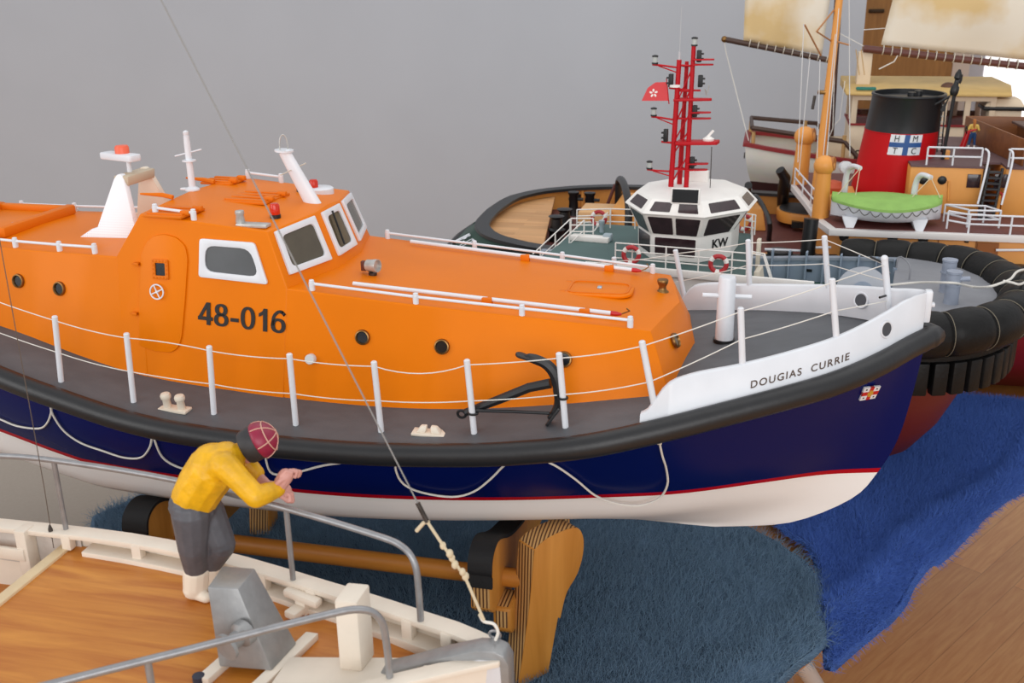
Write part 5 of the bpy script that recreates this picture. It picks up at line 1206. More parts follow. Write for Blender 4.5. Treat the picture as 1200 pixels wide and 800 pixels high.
def band(P, o0, o1, z0, z1):
    b = B(); A = off_path(P, o0); E = off_path(P, o1)
    b.loft([[V((p.x, p.y, z0)), V((p.x, p.y, z1)), V((q.x, q.y, z1)), V((q.x, q.y, z0))] for p, q in zip(A, E)]); return b
band(P, -.006, .026, RZ-.004, RZ+.003).build('bulwark_rail', mat('rail_black', (34, 36, 38), .42), HT, 50)
band(P, .006, .011, .0, RZ-.003).build('inner_bulwark', BUFF, HT, 50)
bel = [p for p in P if p.x < -.2]; B().tube([V((p.x-(.06 if p.x < -.3 else .06*max(0, (-.2-p.x)/.1)), p.y, -.014)) for p in off_path(bel, -.012)], .009, 10).build('stern_fender', RUBBER, HT, 60)
# decks
D0 = [(x, hb_(x)-.012) for x in HX if x < 1.0]
B().hexa([V((x, YH-b, -.008)) for x, b in D0]+[V((x, YH+b, -.008)) for x, b in reversed(D0)], [V((x, YH-b, 0)) for x, b in D0]+[V((x, YH+b, 0)) for x, b in reversed(D0)]).build('main_deck', REDDECK, HT, 30)
gx = [x for x in np.linspace(-.432, -.3, 14)]
PL = wood('pale_planks', (206, 150, 96), (222, 172, 118), 'x', 24, .5, 10, planks=.022)
g0 = [(x, max(.03, hb_(x)-.028)) for x in gx]
gp = [V((x, YH-b, 0)) for x, b in g0]+[V((-.258, YH-.305, 0)), V((-.352, YH+.31, 0))]+[V((x, YH+b, 0)) for x, b in reversed(g0) if x < -.37]
B().hexa([p+V((0, 0, .026)) for p in gp], [p+V((0, 0, .034)) for p in gp]).build('stern_grating', PL, HT, 30)
for x in np.linspace(-.28, .3, 8):
    for s in (1,): B().box((x, YH+s*(hb_(x)-.016), .022), (.006, .012, .046)).build('bulwark_frame', BUFF, HT, 30)
for x in (-.3, -.18, .02): B().box((x, YH+hb_(x)-.013, .03), (.03, .004, .008)).build('fairlead', BLACK, HT, 30)
# bitts on the far side
for px, py in ((672, 252), (691, 253)):
    q = onz(px, py, .0); o = B().lathe([(.014, 0), (.012, .004), (.011, .05), (.014, .054), (.014, .058), (.0001, .06)], q, (0, 0, 1), 16).build('bitt', BLACK, HT, 40); B().tube([q+V((-.012, 0, .04)), q+V((.024, 0, .04))], .004, 8).build('bitt_pin', BLACK, o)
q = onz(652, 282, .0); 
for k in range(2): B().lathe([(.018, 0), (.016, .02), (.02, .026), (.014, .03), (.012, .05), (.018, .056), (.0001, .058)], q+V((.004*k, .075*k, 0)), (0, 0, 1), 18).build('capstan', BLACK, HT, 40)
# towing arches (black hoops over the deck)
def hoop(p0, p1, p2, r, name='towing_arch'):
    a, b_, c = V(p0), V(p1), V(p2); pts = [a]
    for t in np.linspace(0, math.pi, 13): pts.append(V(((a.x+c.x)/2-(c.x-a.x)/2*math.cos(t), (a.y+c.y)/2-(c.y-a.y)/2*math.cos(t), b_.z-(.03)+.03*math.sin(t))))
    pts.append(c); return B().tube(pts, r, 10).build(name, mat('black_hoop', (34, 34, 36), .4), HT)
t_ = ony(724, 211, 1.2); hoop((t_.x-.012, 1.3, 0), t_, (t_.x+.05, 1.02, .0), .0085)
B().tube([onz(707, 252, 0), t_+V((-.02, .1, -.03))], .004, 6).build('arch_stay', REDDECK, HT)
pa = [onz(880, 240, .02), ony(882, 232, 1.25), ony(887, 231, 1.2), ony(896, 245, 1.15), ony(902, 262, 1.08), onz(901, 281, 0)]
B().tube(smooth_pts(pa, 4), .0055, 10).build('towing_arch', mat('black_hoop', (34, 34, 36), .4), HT)
# casings on the after deck
def block(p, size, m, name, bev=.003, rz=0, z=0.): return B().box((p.x, p.y, z+size[2]/2), size, Matrix.Rotation(rz, 3, 'Z')).build(name, m, HT, 30, bev)
q = onz(700, 268, .0); block(q, (.075, .1, .05), mat('pale_buff', (224, 176, 122), .5), 'deck_hatch')
q = onz(735, 262, .0); B().hexa([V((q.x-.03, q.y-.1, 0)), V((q.x+.05, q.y-.1, 0)), V((q.x+.05, q.y+.12, 0)), V((q.x-.03, q.y+.12, 0))], [V((q.x-.024, q.y-.09, .055)), V((q.x+.05, q.y-.09, .055)), V((q.x+.02, q.y+.1, .055)), V((q.x-.024, q.y+.1, .055))]).build('engine_casing', BUFF, HT, 30, .003)
q = onz(880, 268, .0); ec = B().hexa([V((q.x-.08, q.y-.02, 0)), V((q.x+.035, q.y-.02, 0)), V((q.x+.01, q.y+.12, 0)), V((q.x-.08, q.y+.12, 0))], [V((q.x-.08, q.y-.01, .05)), V((q.x+.024, q.y-.01, .05)), V((q.x, q.y+.11, .05)), V((q.x-.08, q.y+.11, .05))]).build('engine_casing', BUFF, HT, 30, .004)
for k in range(2): B().box((q.x+.02-.004*k, q.y+.035+.03*k, .051), (.012, .008, .003)).build('casing_vent', BLACK, ec, 30)
# winch with a grey top
wq = onz(936, 272, .0); pts = rpoly([(-.055, .02), (-.04, -.03), (.01, -.055), (.075, -.06), (.085, .04), (.0, .08), (-.04, .07)], .03, 5)
wn2 = B().prism(pts, V((wq.x, wq.y+.06, .012)), V((1, 0, 0)), V((0, 1, 0)), .026).build('winch_platform', BUFFP, HT, 40, .003); B().prism(inset(pts, .006), V((wq.x, wq.y+.06, .037)), V((1, 0, 0)), V((0, 1, 0)), .004).build('platform_top', mat('dark_grey_top', (66, 66, 68), .6), wn2, 30, .001)
B().box((wq.x+.0, wq.y+.01, .016), (.034, .02, .014)).build('platform_step', BLACK, wn2, 30); B().cyl((wq.x+.02, wq.y+.06, 0), (wq.x+.02, wq.y+.06, .02), .03, 16).build('platform_base', BUFFP, wn2)
B().tube([V((wq.x+.03, wq.y+.08, .04)), V((wq.x+.055, wq.y+.05, .07)), V((wq.x+.075, wq.y+.03, .075))], .008, 8).build('towing_hook', BLACK, HT)
# bent black pipes
B().tube([onz(917, 245, 0), ony(918, 222, 1.24), ony(920, 208, 1.23), ony(914, 199, 1.22)], [.014, .013, .0125, .0105], 12).build('vent_pipe', BLACK, HT)
B().tube([onz(873, 240, 0)+V((0, .04, 0)), ony(877, 217, 1.33)], .009, 10).build('vent_pipe', BLACK, HT)
B().tube([ony(951, 256, .80), ony(947, 290, .795), ony(945, 320, .79)], .0135, 12).build('fender_post', BLACK, HT)
# side rail strip by the casing
B().tube([ony(896, 292, .80), ony(947, 294, .80)], .0024, 8).build('hand_rail', WHITE, HT)
sp_b = B().box((.2, .835, .022), (.14, .012, .05)); sp_b.build('side_casing', BUFF, HT, 30, .002)
q = ony(925, 302, .8); B().box(q+V((0, .01, -.012)), (.012, .012, .05)).box(q+V((.004, .008, .002)), (.034, .008, .006)).build('mooring_bitt', BLACK, HT, 30, .002)
q = ony(913, 293, .815); B().lathe([(.022, -.006), (.024, 0), (.0001, .001)], q, (0, 0, 1), 20).build('round_hatch', mat('dark_grey_top', (66, 66, 68), .6), HT, 40)
# ---- superstructure
BZ = .107; ys = .80
sd = [(.284, .862), (.298, ys+.012), (1.2, ys+.02), (1.2, 1.4), (.25, 1.36), (.262, 1.1)]
B().hexa([V((x+.012, max(y, ys+.016), 0)) for x, y in sd], [V((x+.012, max(y, ys+.016), BZ-.01)) for x, y in sd]).build('superstructure', BUFF, HT, 30, .002)
bdk = [(.27, .87), (.288, ys), (1.2, ys+.008), (1.2, 1.4), (.23, 1.38), (.224, 1.22), (.25, 1.04)]
B().hexa([V((x, y, BZ-.012)) for x, y in bdk], [V((x, y, BZ)) for x, y in bdk]).build('boat_deck', mat('white_deck_edge', (224, 220, 218), .45), HT, 20, .001)
ib = [(x+(.012 if x < 1 else 0), y+(.012 if y < .95 else 0)) for x, y in bdk]
B().hexa([V((x, y, BZ-.001)) for x, y in ib], [V((x, y, BZ+.0012)) for x, y in ib]).build('deck_covering', REDDECK, HT, 20)
yp = ys+.0155
for px, py in ((989, 277), (1046, 279), (1082, 280)): B().lathe([(.0075, 0), (.009, .0012), (.0075, .003), (.0001, .0032)], ony(px, py, yp), (0, -1, 0), 16).build('porthole', BLACK, HT, 40)
for px0, px1, py in ((1074, 1099, 294), (1167, 1215, 293), (955, 974, 290)): B().tube([ony(px0, py, yp-.008), ony(px1, py-.3, yp-.008)], .0024, 8).build('hand_rail', WHITE, HT)
for px in (1100, 1145): a = ony(px, 280, yp); B().box((a.x, yp, .05), (.0015, .002, .09)).build('panel_seam', mat('seam_shade', (150, 92, 40), .6), HT, 30)
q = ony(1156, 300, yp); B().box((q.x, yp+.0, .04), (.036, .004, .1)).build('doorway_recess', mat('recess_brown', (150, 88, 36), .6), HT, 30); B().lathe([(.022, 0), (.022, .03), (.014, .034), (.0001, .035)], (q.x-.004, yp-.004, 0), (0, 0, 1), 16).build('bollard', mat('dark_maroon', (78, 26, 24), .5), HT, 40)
for py in (282, 294): q = ony(1133, py, yp); B().box(q, (.007, .004, .008)).build('door_lock', DARKSTEEL, HT, 30, .001)
# upper house
hz0, hz1 = BZ, .198
hx = [(.44, .97), (.572, .97), (.572, 1.25), (.44, 1.25)]
uh = B().hexa([V((x, y, hz0)) for x, y in hx], [V((x, y, hz1)) for x, y in hx]).build('deck_house', BUFF, HT, 30, .002)
h2 = [(.612, .97), (.66, .97), (.69, .99), (1.0, .99), (1.0, 1.25), (.612, 1.25)]
B().hexa([V((x, y, hz0)) for x, y in h2], [V((x, y, hz1)) for x, y in h2]).build('deck_house', BUFF, HT, 30, .002)
UD = mat('purple_deck', (98, 72, 74), .6, var=.05)
B().hexa([V((.44, .968, hz1)), V((.572, .968, hz1)), V((.572, 1.02, hz1)), V((.612, 1.02, hz1)), V((.612, .968, hz1)), V((1.0, .968, hz1)), V((1.0, 1.36, hz1)), V((.44, 1.36, hz1))], [V((.44, .968, hz1+.004)), V((.572, .968, hz1+.004)), V((.572, 1.02, hz1+.004)), V((.612, 1.02, hz1+.004)), V((.612, .968, hz1+.004)), V((1.0, .968, hz1+.004)), V((1.0, 1.36, hz1+.004)), V((.44, 1.36, hz1+.004))]).build('upper_deck', UD, HT, 20)
for px, py in ((1082, 211), (1104, 211)): B().lathe([(.007, 0), (.0085, .0012), (.006, .003), (.0001, .003)], ony(px, py, .97), (0, -1, 0), 14).build('porthole', BLACK, HT, 40)
for px, py, w_, h_ in ((1141, 212, .024, .026), (1173, 212, .024, .026)):
    q = ony(px, py, .9695); B().box(q, (w_, .003, h_)).build('house_window', DWIN, HT, 30, .0005)
q = ony(1189, 216, .978); B().box(q, (.012, .004, .03), Matrix.Rotation(.6, 3, 'Z')).build('house_window', DWIN, HT, 30)
B().tube([ony(1112, 212, .968), ony(1111, 236, .968)], .002, 6).build('pipe', BUFFP, HT)
q = ony(1171, 229, .968); B().torus(q, (0, -1, 0), .0055, .0018, 14, 6).build('valve_wheel', RED_P, HT); B().tube([q, q+V((0, 0, -.04))], .004, 8).build('valve_pipe', BUFFP, HT)
# ladder between the houses
for x in (.58, .604): B().tube([V((x, .965, hz1+.002)), V((x-.012, .93, BZ))], .003, 6).build('ladder_rail', BLACK, HT)
for k in range(9): t = (k+.5)/9; B().box(V((.592, .965, hz1)).lerp(V((.58, .93, BZ)), t), (.026, .012, .003)).build('ladder_step', mat('black_step', (36, 36, 40), .5), HT, 30)
def rails(P, hgt, bars, r=.0018, top=None):
    o = B()
    for k in range(bars): o.tube([V(p)+V((0, 0, hgt*(k+1)/bars)) for p in P], r, 6)
    o = o.build('railing', WHITE, HT)
    for p in P: B().cyl(V(p), V(p)+V((0, 0, hgt)), r, 6).build('rail_post', WHITE, o)
rails([(.468, .972, hz1+.004), (.515, .972, hz1+.004), (.566, .972, hz1+.004)], .034, 2)
rails([(.615, .972, hz1+.004), (.7, .972, hz1+.004), (.8, .972, hz1+.004)], .034, 2)
for x, y0 in ((.57, .968), (.612, .966)): B().tube(smooth_pts([V((x, .972, hz1+.037)), V((x+.006, y0-.004, hz1+.03)), V((x+.004, y0-.012, hz1)), V((x-.006, .94, .135))], 4), .002, 8).build('ladder_hand_rail', WHITE, HT)
rails([(.497, .838, BZ), (.53, .812, BZ), (.60, .812, BZ), (.67, .812, BZ), (.74, .814, BZ)], .034, 2)
rails([(.535, .86, BZ), (.5, .9, BZ), (.57, .9, BZ), (.59, .86, BZ), (.535, .855, BZ)], .033, 2)
rails([(.231, 1.21, BZ), (.246, 1.1, BZ), (.26, 1.0, BZ), (.276, .89, BZ)], .04, 2)
# ---- funnel
fcx, fcy = .418, 1.1
def oval(z, rx, ry, dx): return [V((fcx+dx+rx*math.cos(2*math.pi*k/48), fcy+ry*math.sin(2*math.pi*k/48), z)) for k in range(48)]
f0, f1, f2, f3 = oval(BZ, .078, .09, 0), oval(.252, .0715, .083, .013), oval(.318, .0695, .081, .019), oval(.322, .072, .0835, .0195)
fn = B().loft([f0, f1]).build('funnel', FUNRED, HT, 50)
B().loft([f1, f2, f3, oval(.325, .071, .0825, .0195), oval(.325, .066, .078, .0195), oval(.316, .066, .078, .019)]).build('funnel_top', FUNBLK, fn, 45)
B().loft([oval(.2515, .0725, .084, .013), oval(.2535, .0725, .084, .013)]).build('funnel_band', FUNRED, fn, 50)
for k in range(2): B().lathe([(.008, 0), (.008, .014), (.0001, .015)], (fcx+.02+(.016*k), fcy-.04+.03*k, .316), (0, 0, 1), 12).build('funnel_pipe', FUNBLK, fn, 40)
def fun_pt(ang, z, off):   # ang measured from -y towards +x
    t = (z-BZ)/(.252-BZ); rx = .078+(.0715-.078)*t; ry = .09+(.083-.09)*t; return V((fcx+.013*t+(rx+off)*math.sin(ang), fcy-(ry+off)*math.cos(ang), z))
ang0 = None
def pxang(px, py):
    best = min(((abs((lambda q: 0)(0))+((V(CAM)-V(CAM)).length), 0),)); bb = None
    for k in range(-140, 141):
        a = k/100; 
        for z in (.2,):
            pass
        zz = .2
        for _ in range(6): q = fun_pt(a, zz, 0); d = q-V(CAM); fz_ = d.dot(V(RF)); sy = 400-FPX*d.dot(V(RU))/fz_; zz += (sy-py)*fz_/FPX
        sx = 600+FPX*d.dot(V(RX))/fz_
        if bb is None or abs(sx-px) < bb[0]: bb = (abs(sx-px), a, zz)
    return bb[1], bb[2]
a0, zA = pxang(1042, 170); a1, zB = pxang(1079, 169); zt = pxang(1060, 158)[1]; zbm = pxang(1060, 182)[1]
def pat(name, s0, t0, s1, t1, off, m, par):
    b = B(); R = []
    for k in range(13): a = a0+(a1-a0)*(s0+(s1-s0)*k/12); R.append([fun_pt(a, zbm+(zt-zbm)*t0, -.001), fun_pt(a, zbm+(zt-zbm)*t1, -.001), fun_pt(a, zbm+(zt-zbm)*t1, off), fun_pt(a, zbm+(zt-zbm)*t0, off)])
    return b.loft(R).build(name, m, par, 40)
pt_ = pat('company_flag', 0, 0, 1, 1, .001, WHITE, fn); BLUEX = mat('flag_blue', (30, 78, 140), .5)
pat('blue_cross', 0, .39, 1, .62, .0014, BLUEX, pt_); pat('blue_cross', .44, 0, .6, 1, .0016, BLUEX, pt_)
for ch, s, t in (('H', .12, .665), ('M', .68, .665), ('T', .14, .07), ('C', .7, .07)):
    def fm_(u, v, w, s=s, t=t): a = a0+(a1-a0)*s+u/.085; return fun_pt(a, zbm+(zt-zbm)*t+v, .0012+w)
    text(ch, .0172, fm_, 'flag_letter', BLACK, pt_, .0, .0006)
# steam pipe, whistle and ladder on its fore side
B().tube([ony(1103, 195, 1.04), ony(1119, 108, 1.04)], .0035, 8).build('steam_pipe', BLACK, fn)
wq = ony(1117, 112, 1.04); B().lathe([(.006, 0), (.008, .006), (.008, .016), (.005, .02), (.004, .03), (.007, .034), (.006, .042), (.002, .05)], wq, (.12, 0, 1), 12).build('whistle', BLACK, fn)
B().tube([wq+V((.008, 0, .04)), wq+V((.008, 0, .03)), wq+V((.006, 0, .024))], .005, 8).build('whistle_valve', BLACK, fn)
B().tube([ony(1091, 125, 1.04), ony(1113, 113, 1.04), ony(1104, 130, 1.04)], .004, 8).build('pipe_bracket', BLACK, fn)
for dx in (0, 5): B().tube([ony(1098+dx, 178, 1.05), ony(1104+dx*.8, 120, 1.05)], .0014, 6).build('funnel_ladder', BLACK, fn)
for k in range(9): t = (k+.5)/9; B().tube([ony(1098, 178, 1.05).lerp(ony(1104, 120, 1.05), t), ony(1103, 178, 1.05).lerp(ony(1108, 120, 1.05), t)], .0012, 6).build('ladder_rung', mat('pale_rung', (190, 186, 180), .5), fn)
# ---- cowl posts with ball heads
for (bx, by), (tx, ty), y, r in (((961, 255), (966, 194), .9, .0145), ((936, 225), (943, 160), 1.24, .0165)):
    a = ony(bx, by, y); e = ony(tx, ty, y); a.z = min(a.z, BZ) if y < 1 else BZ-.002
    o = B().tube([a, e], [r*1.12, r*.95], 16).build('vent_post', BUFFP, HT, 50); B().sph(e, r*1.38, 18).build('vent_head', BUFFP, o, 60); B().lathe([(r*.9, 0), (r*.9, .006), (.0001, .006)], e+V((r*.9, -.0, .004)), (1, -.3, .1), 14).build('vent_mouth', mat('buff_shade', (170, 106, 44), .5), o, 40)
# ---- mast and derrick gear
mb, mt_ = ony(955, 244, 1.12), ony(985, -12, 1.12); mb.z = BZ-.005; MB_ = B().tube([mb, mb.lerp(mt_, .3), mt_], [.0115, .0095, .007], 12).build('mast', BUFFP, HT, 50)
q = ony(964, 108, 1.12); B().box(q, (.02, .012, .008)).build('mast_fitting', BRASS, MB_, 30, .001)
for f_, w_ in ((ony(977, 12, 1.12), ony(957, 37, 1.05)), (ony(957, 37, 1.05), ony(974, 48, 1.12)), (ony(974, 47, 1.12), ony(996, 53, 1.1)), (ony(943, 29, 1.05), ony(962, 65, 1.1))): B().tube([f_, w_], .0018, 6).build('gaff_wire', mat('brown_wire', (176, 122, 76), .6), HT)
for f_, w_ in ((ony(942, 28, 1.05), ony(935, 190, .98)), (ony(949, 68, 1.05), ony(936, 206, .98)), (ony(961, 70, 1.08), ony(957, 205, 1.0)), (ony(995, -10, 1.0), ony(996, 183, .98)), (ony(983, 10, 1.08), ony(964, 245, .93)), (ony(979, 40, 1.08), ony(958, 250, .93))): B().tube([f_, w_], .0009, 5).build('halyard', mat('pale_halyard', (206, 204, 202), .7), HT)
B().tube([ony(955, 112, 1.07), ony(952, 128, 1.07)], .003, 6).build('signal_block', DARKSTEEL, HT)
# brown wheelhouse wing at the frame edge
BR = wood('brown_wheelhouse_wood', (112, 62, 26), (140, 84, 40), 'x', 18, .45, 8)
z0 = hz1+.004; bw = B().hexa([V((.6, 1.16, z0)), V((1.0, 1.16, z0)), V((1.0, 1.34, z0)), V((.6, 1.34, z0))], [V((.595, 1.155, z0+.05)), V((1.0, 1.155, z0+.05)), V((1.0, 1.345, z0+.05)), V((.595, 1.345, z0+.05))])
def wall_(a, e, h0, h1, th, name): 
    d = (V(e)-V(a)).normalized(); n = V((-d.y, d.x, 0))*th; return B().hexa([V(a)+V((0, 0, h0)), V(e)+V((0, 0, h0)), V(e)+n+V((0, 0, h0)), V(a)+n+V((0, 0, h0))], [V(a)+V((0, 0, h1)), V(e)+V((0, 0, h1)), V(e)+n+V((0, 0, h1)), V(a)+n+V((0, 0, h1))]).build(name, BR, HT, 30, .001)
w0 = onz(1150, 168, hz1+.004+.03); wa, wb2, wc2 = V((.59, 1.33, z0)), V((.618, 1.12, z0)), V((.64, .985, z0))
wall_(wa, wc2, 0, .05, .004, 'wing_bulwark'); wall_(wa, V((.95, 1.33, z0)), 0, .05, .004, 'wing_bulwark')
B().hexa([V((.7, 1.0, z0+.02)), V((1.0, 1.0, z0+.02)), V((1.0, 1.25, z0+.02)), V((.68, 1.25, z0+.02))], [V((.7, 1.0, z0+.045)), V((1.0, 1.0, z0+.045)), V((1.0, 1.25, z0+.045)), V((.68, 1.25, z0+.045))]).build('wing_house', BR, HT, 30, .002)
B().hexa([V((.69, .99, z0+.045)), V((1.0, .99, z0+.045)), V((1.0, 1.26, z0+.045)), V((.67, 1.26, z0+.045))], [V((.69, .99, z0+.05)), V((1.0, .99, z0+.05)), V((1.0, 1.26, z0+.05)), V((.67, 1.26, z0+.05))]).build('wing_roof', mat('brown_roof', (92, 66, 60), .6), HT, 30, .001)
# red steering stand on the upper deck
q = onz(1127, 174, z0); o = B().tube([q, q+V((.008, 0, .036))], [.0065, .0045], 10).build('steering_stand', RED_P, HT); B().torus(q+V((.004, -.004, .04)), (.9, -.3, .2), .008, .0012, 16, 6).build('stand_wheel', BLACK, o); B().tube([q+V((.008, 0, .036)), q+V((.024, 0, .04))], .002, 6).build('stand_lever', RED_P, o)
q = onz(1110, 186, z0); B().box(q+V((-.004, 0, .008)), (.014, .012, .018)).build('deck_chest', BUFFP, HT, 30, .001)
# skylight behind the dinghy
q = ony(978, 226, 1.0); B().hexa([V((.27, .96, BZ)), V((.35, .96, BZ)), V((.35, 1.08, BZ)), V((.27, 1.08, BZ))], [V((.275, .965, BZ+.03)), V((.345, .965, BZ+.03)), V((.345, 1.075, BZ+.03)), V((.275, 1.075, BZ+.03))]).build('skylight_casing', BUFF, HT, 30, .002)
B().lathe([(.02, 0), (.023, .012), (.016, .022), (.0001, .026)], (.3, 1.0, BZ+.03), (0, 0, 1), 18).build('orange_cover', mat('orange_red_cover', (196, 84, 50), .6), HT, 40)
B().lathe([(.006, -.012), (.012, -.008), (.0125, .006), (.0001, .008)], ony(991, 196, .99), (.3, -1, .1), 18).build('deck_lamp', mat('lamp_white', (214, 214, 218), .3), HT, 40)
# davits and chocks for the boat
for px, pt2 in ((990, 1), (1072, -1)):
    base = ony(px, 222, .94); base.z = BZ; t0 = ony(px+2, 205, .94); t1 = ony(px+9, 195, .925); t2 = ony(px+18, 197, .9)
    if px > 1000: t0, t1, t2 = ony(px+1, 216, .94), ony(px+8, 205, .925), ony(px+19, 208, .9)
    o = B().tube(smooth_pts([base, t0, t1, t2], 5), [.006]*5+[.0056]*6+[.0048]*5, 10).build('davit', WHITE, HT, 60)
    B().tube([t2, ony(px-12 if px < 1000 else px-4, 232, .86)], .0008, 5).tube([t2, ony(px+12 if px < 1000 else px+30, 232, .86)], .0008, 5).build('davit_fall', TAN, o)
for x in (.325, .447): 
    B().hexa([V((x-.008, .83, BZ)), V((x+.008, .83, BZ)), V((x+.008, .89, BZ)), V((x-.008, .89, BZ))], [V((x-.013, .825, BZ+.014)), V((x+.013, .825, BZ+.014)), V((x+.013, .895, BZ+.014)), V((x-.013, .895, BZ+.014))]).build('boat_chock', WHITE, HT, 30, .001)
    B().hexa([V((x-.006, .812, BZ-.002)), V((x+.006, .812, BZ-.002)), V((x+.006, .825, BZ-.002)), V((x-.006, .825, BZ-.002))], [V((x-.014, .82, BZ+.02)), V((x+.014, .82, BZ+.02)), V((x+.014, .835, BZ+.02)), V((x-.014, .835, BZ+.02))]).build('chock_bracket', WHITE, HT, 30, .001)
# stern lettering
def sternmap(x_off):
    pa_ = resample([V((hb and 0 or 0, 0, 0))]*2, 1) if 0 else None
    LP = [V((x, YH-hb_(x), 0)) for x in reversed(np.linspace(-.446, -.2, 80))]; LP = LP[::-1]
    D = [0]
    for a, e in zip(LP[:-1], LP[1:]): D.append(D[-1]+(e-a).length)
    def fn(u, v, w):
        s = u+x_off[0]; i = min(len(LP)-2, max(0, int(np.searchsorted(D, s)-1))); t = (s-D[i])/(D[i+1]-D[i]); p = LP[i].lerp(LP[i+1], t); tn = (LP[i+1]-LP[i]).normalized(); n = V((tn.y, -tn.x, 0)); n = n if n.dot(V((-1, -.6, 0))) > 0 else -n
        k = (x_off[1]+v); z = .042-k; e = max(0, min(1, (-.25-p.x)/.22)); dx = float(np.interp(z, [-.006, .014, .03, .046], [.06, .052, .02, 0]))*e; bb = float(np.interp(z, [-.006, .014, .03, .046], [.016, .016, .005, 0.])); return p+n*(bb+.004+w)+V((-dx, 0, z))
    return fn
def flipv(fn, hgt): return lambda u, v, w: fn(u, hgt-v, w)
text('RE - IT', .022, flipv(sternmap((.15, .004)), .018), 'stern_lettering', WHITE, HT, .0003, .0006, 1.05)
text('KONG', .012, flipv(sternmap((.165, .026)), .01), 'stern_lettering', WHITE, HT, .0001, .0006, 1.0)
settle(HT, (.4, YH, TZ))
# ---- ship's dinghy under its green cover
DG = thing('dinghy', 'white dinghy with green cover in chocks on the buff tug boat deck', 'dinghy')
b = B(); R = []; GC = mat('green_cover', (140, 182, 92), .75, var=.08, scale=40, bump=.3, bscale=120)
dx0, dx1, yd = .292, .489, .872
for i in range(21):
    t = i/20; x = dx0+(dx1-dx0)*t; w_ = .084*(math.sin(math.pi*min(1, .03+t*.95)))**.85 if t < 1 else .002; w_ = max(w_, .003); shr = .003*(2*t-1)**2
    R.append([V((x, yd-w_, .148+shr)), V((x, yd-w_*.98, .135+shr*.6)), V((x, yd-w_*.75, .122)), V((x, yd-w_*.2, .1175)), V((x, yd+w_*.2, .1175)), V((x, yd+w_*.75, .122)), V((x, yd+w_*.98, .135+shr*.6)), V((x, yd+w_, .148+shr))])
b.loft(R).build('dinghy_hull', WHITE, DG, 50)
b = B(); R2 = []
for i, r in enumerate(R):
    a, e = r[0], r[7]; c = (a+e)/2; R2.append([a+V((0, -.0025, -.003)), a+V((0, -.002, .0015)), a.lerp(e, .25)+V((0, 0, .008)), c+V((0, 0, .013)), a.lerp(e, .75)+V((0, 0, .008)), e+V((0, .002, .0015)), e+V((0, .0025, -.003))])
b.loft(R2).build('boat_cover', GC, DG, 60)
pts = []
for k in range(10):
    i0 = 1+k*1.85; 
    for j in range(4):
        f_ = min(19.9, i0+1.85*j/4); i = int(f_); p = R[i][0].lerp(R[i+1][0], f_-i); pts.append(p+V((0, -.0032, -.004-.009*math.sin(math.pi*j/4))))
B().tube(pts, .0008, 5).build('grab_line', mat('dark_cord', (90, 88, 84), .8), DG)
settle(DG, (.39, yd, .1175))
# ---- small figure on the upper deck
q = onz(1138, 173, hz1+.0045); FG2 = thing('person', 'small figure in yellow top and blue jeans standing on the buff tug upper deck', 'person')
JEAN = mat('blue_jeans_paint', (38, 78, 128), .6); YT = mat('pale_yellow_top', (222, 186, 92), .6); HAIR = mat('ginger_hair', (176, 104, 40), .6); SK2 = mat('small_figure_skin', (214, 160, 130), .5)
s = .058/1.7
def fz_(x, y, z): return q+V((x*s, y*s, z*s))
hnd = []
for sg in (-1, 1):
    w_ = fz_(sg*.33, .16, 1.0); 
    hnd.append([(w_, .05*s), (fz_(sg*.33, .24, 1.02), .05*s)])
    for k in range(4): hnd.append([(fz_(sg*(.30+.02*k), .24, 1.02), .014*s), (fz_(sg*(.30+.02*k), .31+.01*(k % 2), 1.02), .011*s), (fz_(sg*(.30+.02*k), .33, .98), .01*s)])
    hnd.append([(fz_(sg*.29, .2, 1.03), .015*s), (fz_(sg*.26, .25, 1.05), .012*s)])
arms = [[(fz_(sg*.1, 0, 1.36), .08*s), (fz_(sg*.2, 0, 1.34), .068*s), (fz_(sg*.3, -.03, 1.1), .055*s), (fz_(sg*.33, .16, 1.0), .045*s)] for sg in (-1, 1)]
legs = [[(fz_(0, 0, .92), .1*s), (fz_(sg*.1, 0, .88), .1*s), (fz_(sg*.13, .02, .48), .07*s), (fz_(sg*.16, 0, .1), .05*s)] for sg in (-1, 1)]
organic('body', [[(fz_(0, 0, .95), .12*s), (fz_(0, 0, 1.3), .13*s), (fz_(0, 0, 1.45), .06*s), (fz_(0, .01, 1.55), .07*s)]]+arms+legs+hnd, .0006, SK2, FG2, 2, .5, [(fz_(0, .015, 1.6), .1*s, (1, 1, 1.2)), (fz_(0, .115, 1.58), .02*s, (1, 1, 1)), (fz_(.09, .0, 1.59), .025*s, (1, 1, 1)), (fz_(-.09, .0, 1.59), .025*s, (1, 1, 1))])
organic('top', [[(fz_(0, 0, 1.0), .155*s), (fz_(0, 0, 1.2), .15*s), (fz_(0, 0, 1.36), .13*s)], *[[(fz_(sg*.06, 0, 1.36), .1*s), (fz_(sg*.2, 0, 1.34), .088*s), (fz_(sg*.3, -.03, 1.1), .075*s), (fz_(sg*.325, .1, 1.03), .066*s)] for sg in (-1, 1)]], .0008, YT, FG2, 3)
organic('jeans', [[(fz_(0, 0, 1.0), .145*s), (fz_(0, 0, .9), .15*s)], *[[(fz_(sg*.06, 0, .9), .12*s), (fz_(sg*.1, 0, .8), .115*s), (fz_(sg*.13, .02, .48), .09*s), (fz_(sg*.16, 0, .2), .072*s)] for sg in (-1, 1)]], .0008, JEAN, FG2, 3)
organic('hair', [[(fz_(0, -.02, 1.66), .105*s), (fz_(0, -.06, 1.55), .1*s), (fz_(0, -.1, 1.36), .075*s), (fz_(0, -.12, 1.22), .05*s)]], .0008, HAIR, FG2, 3)
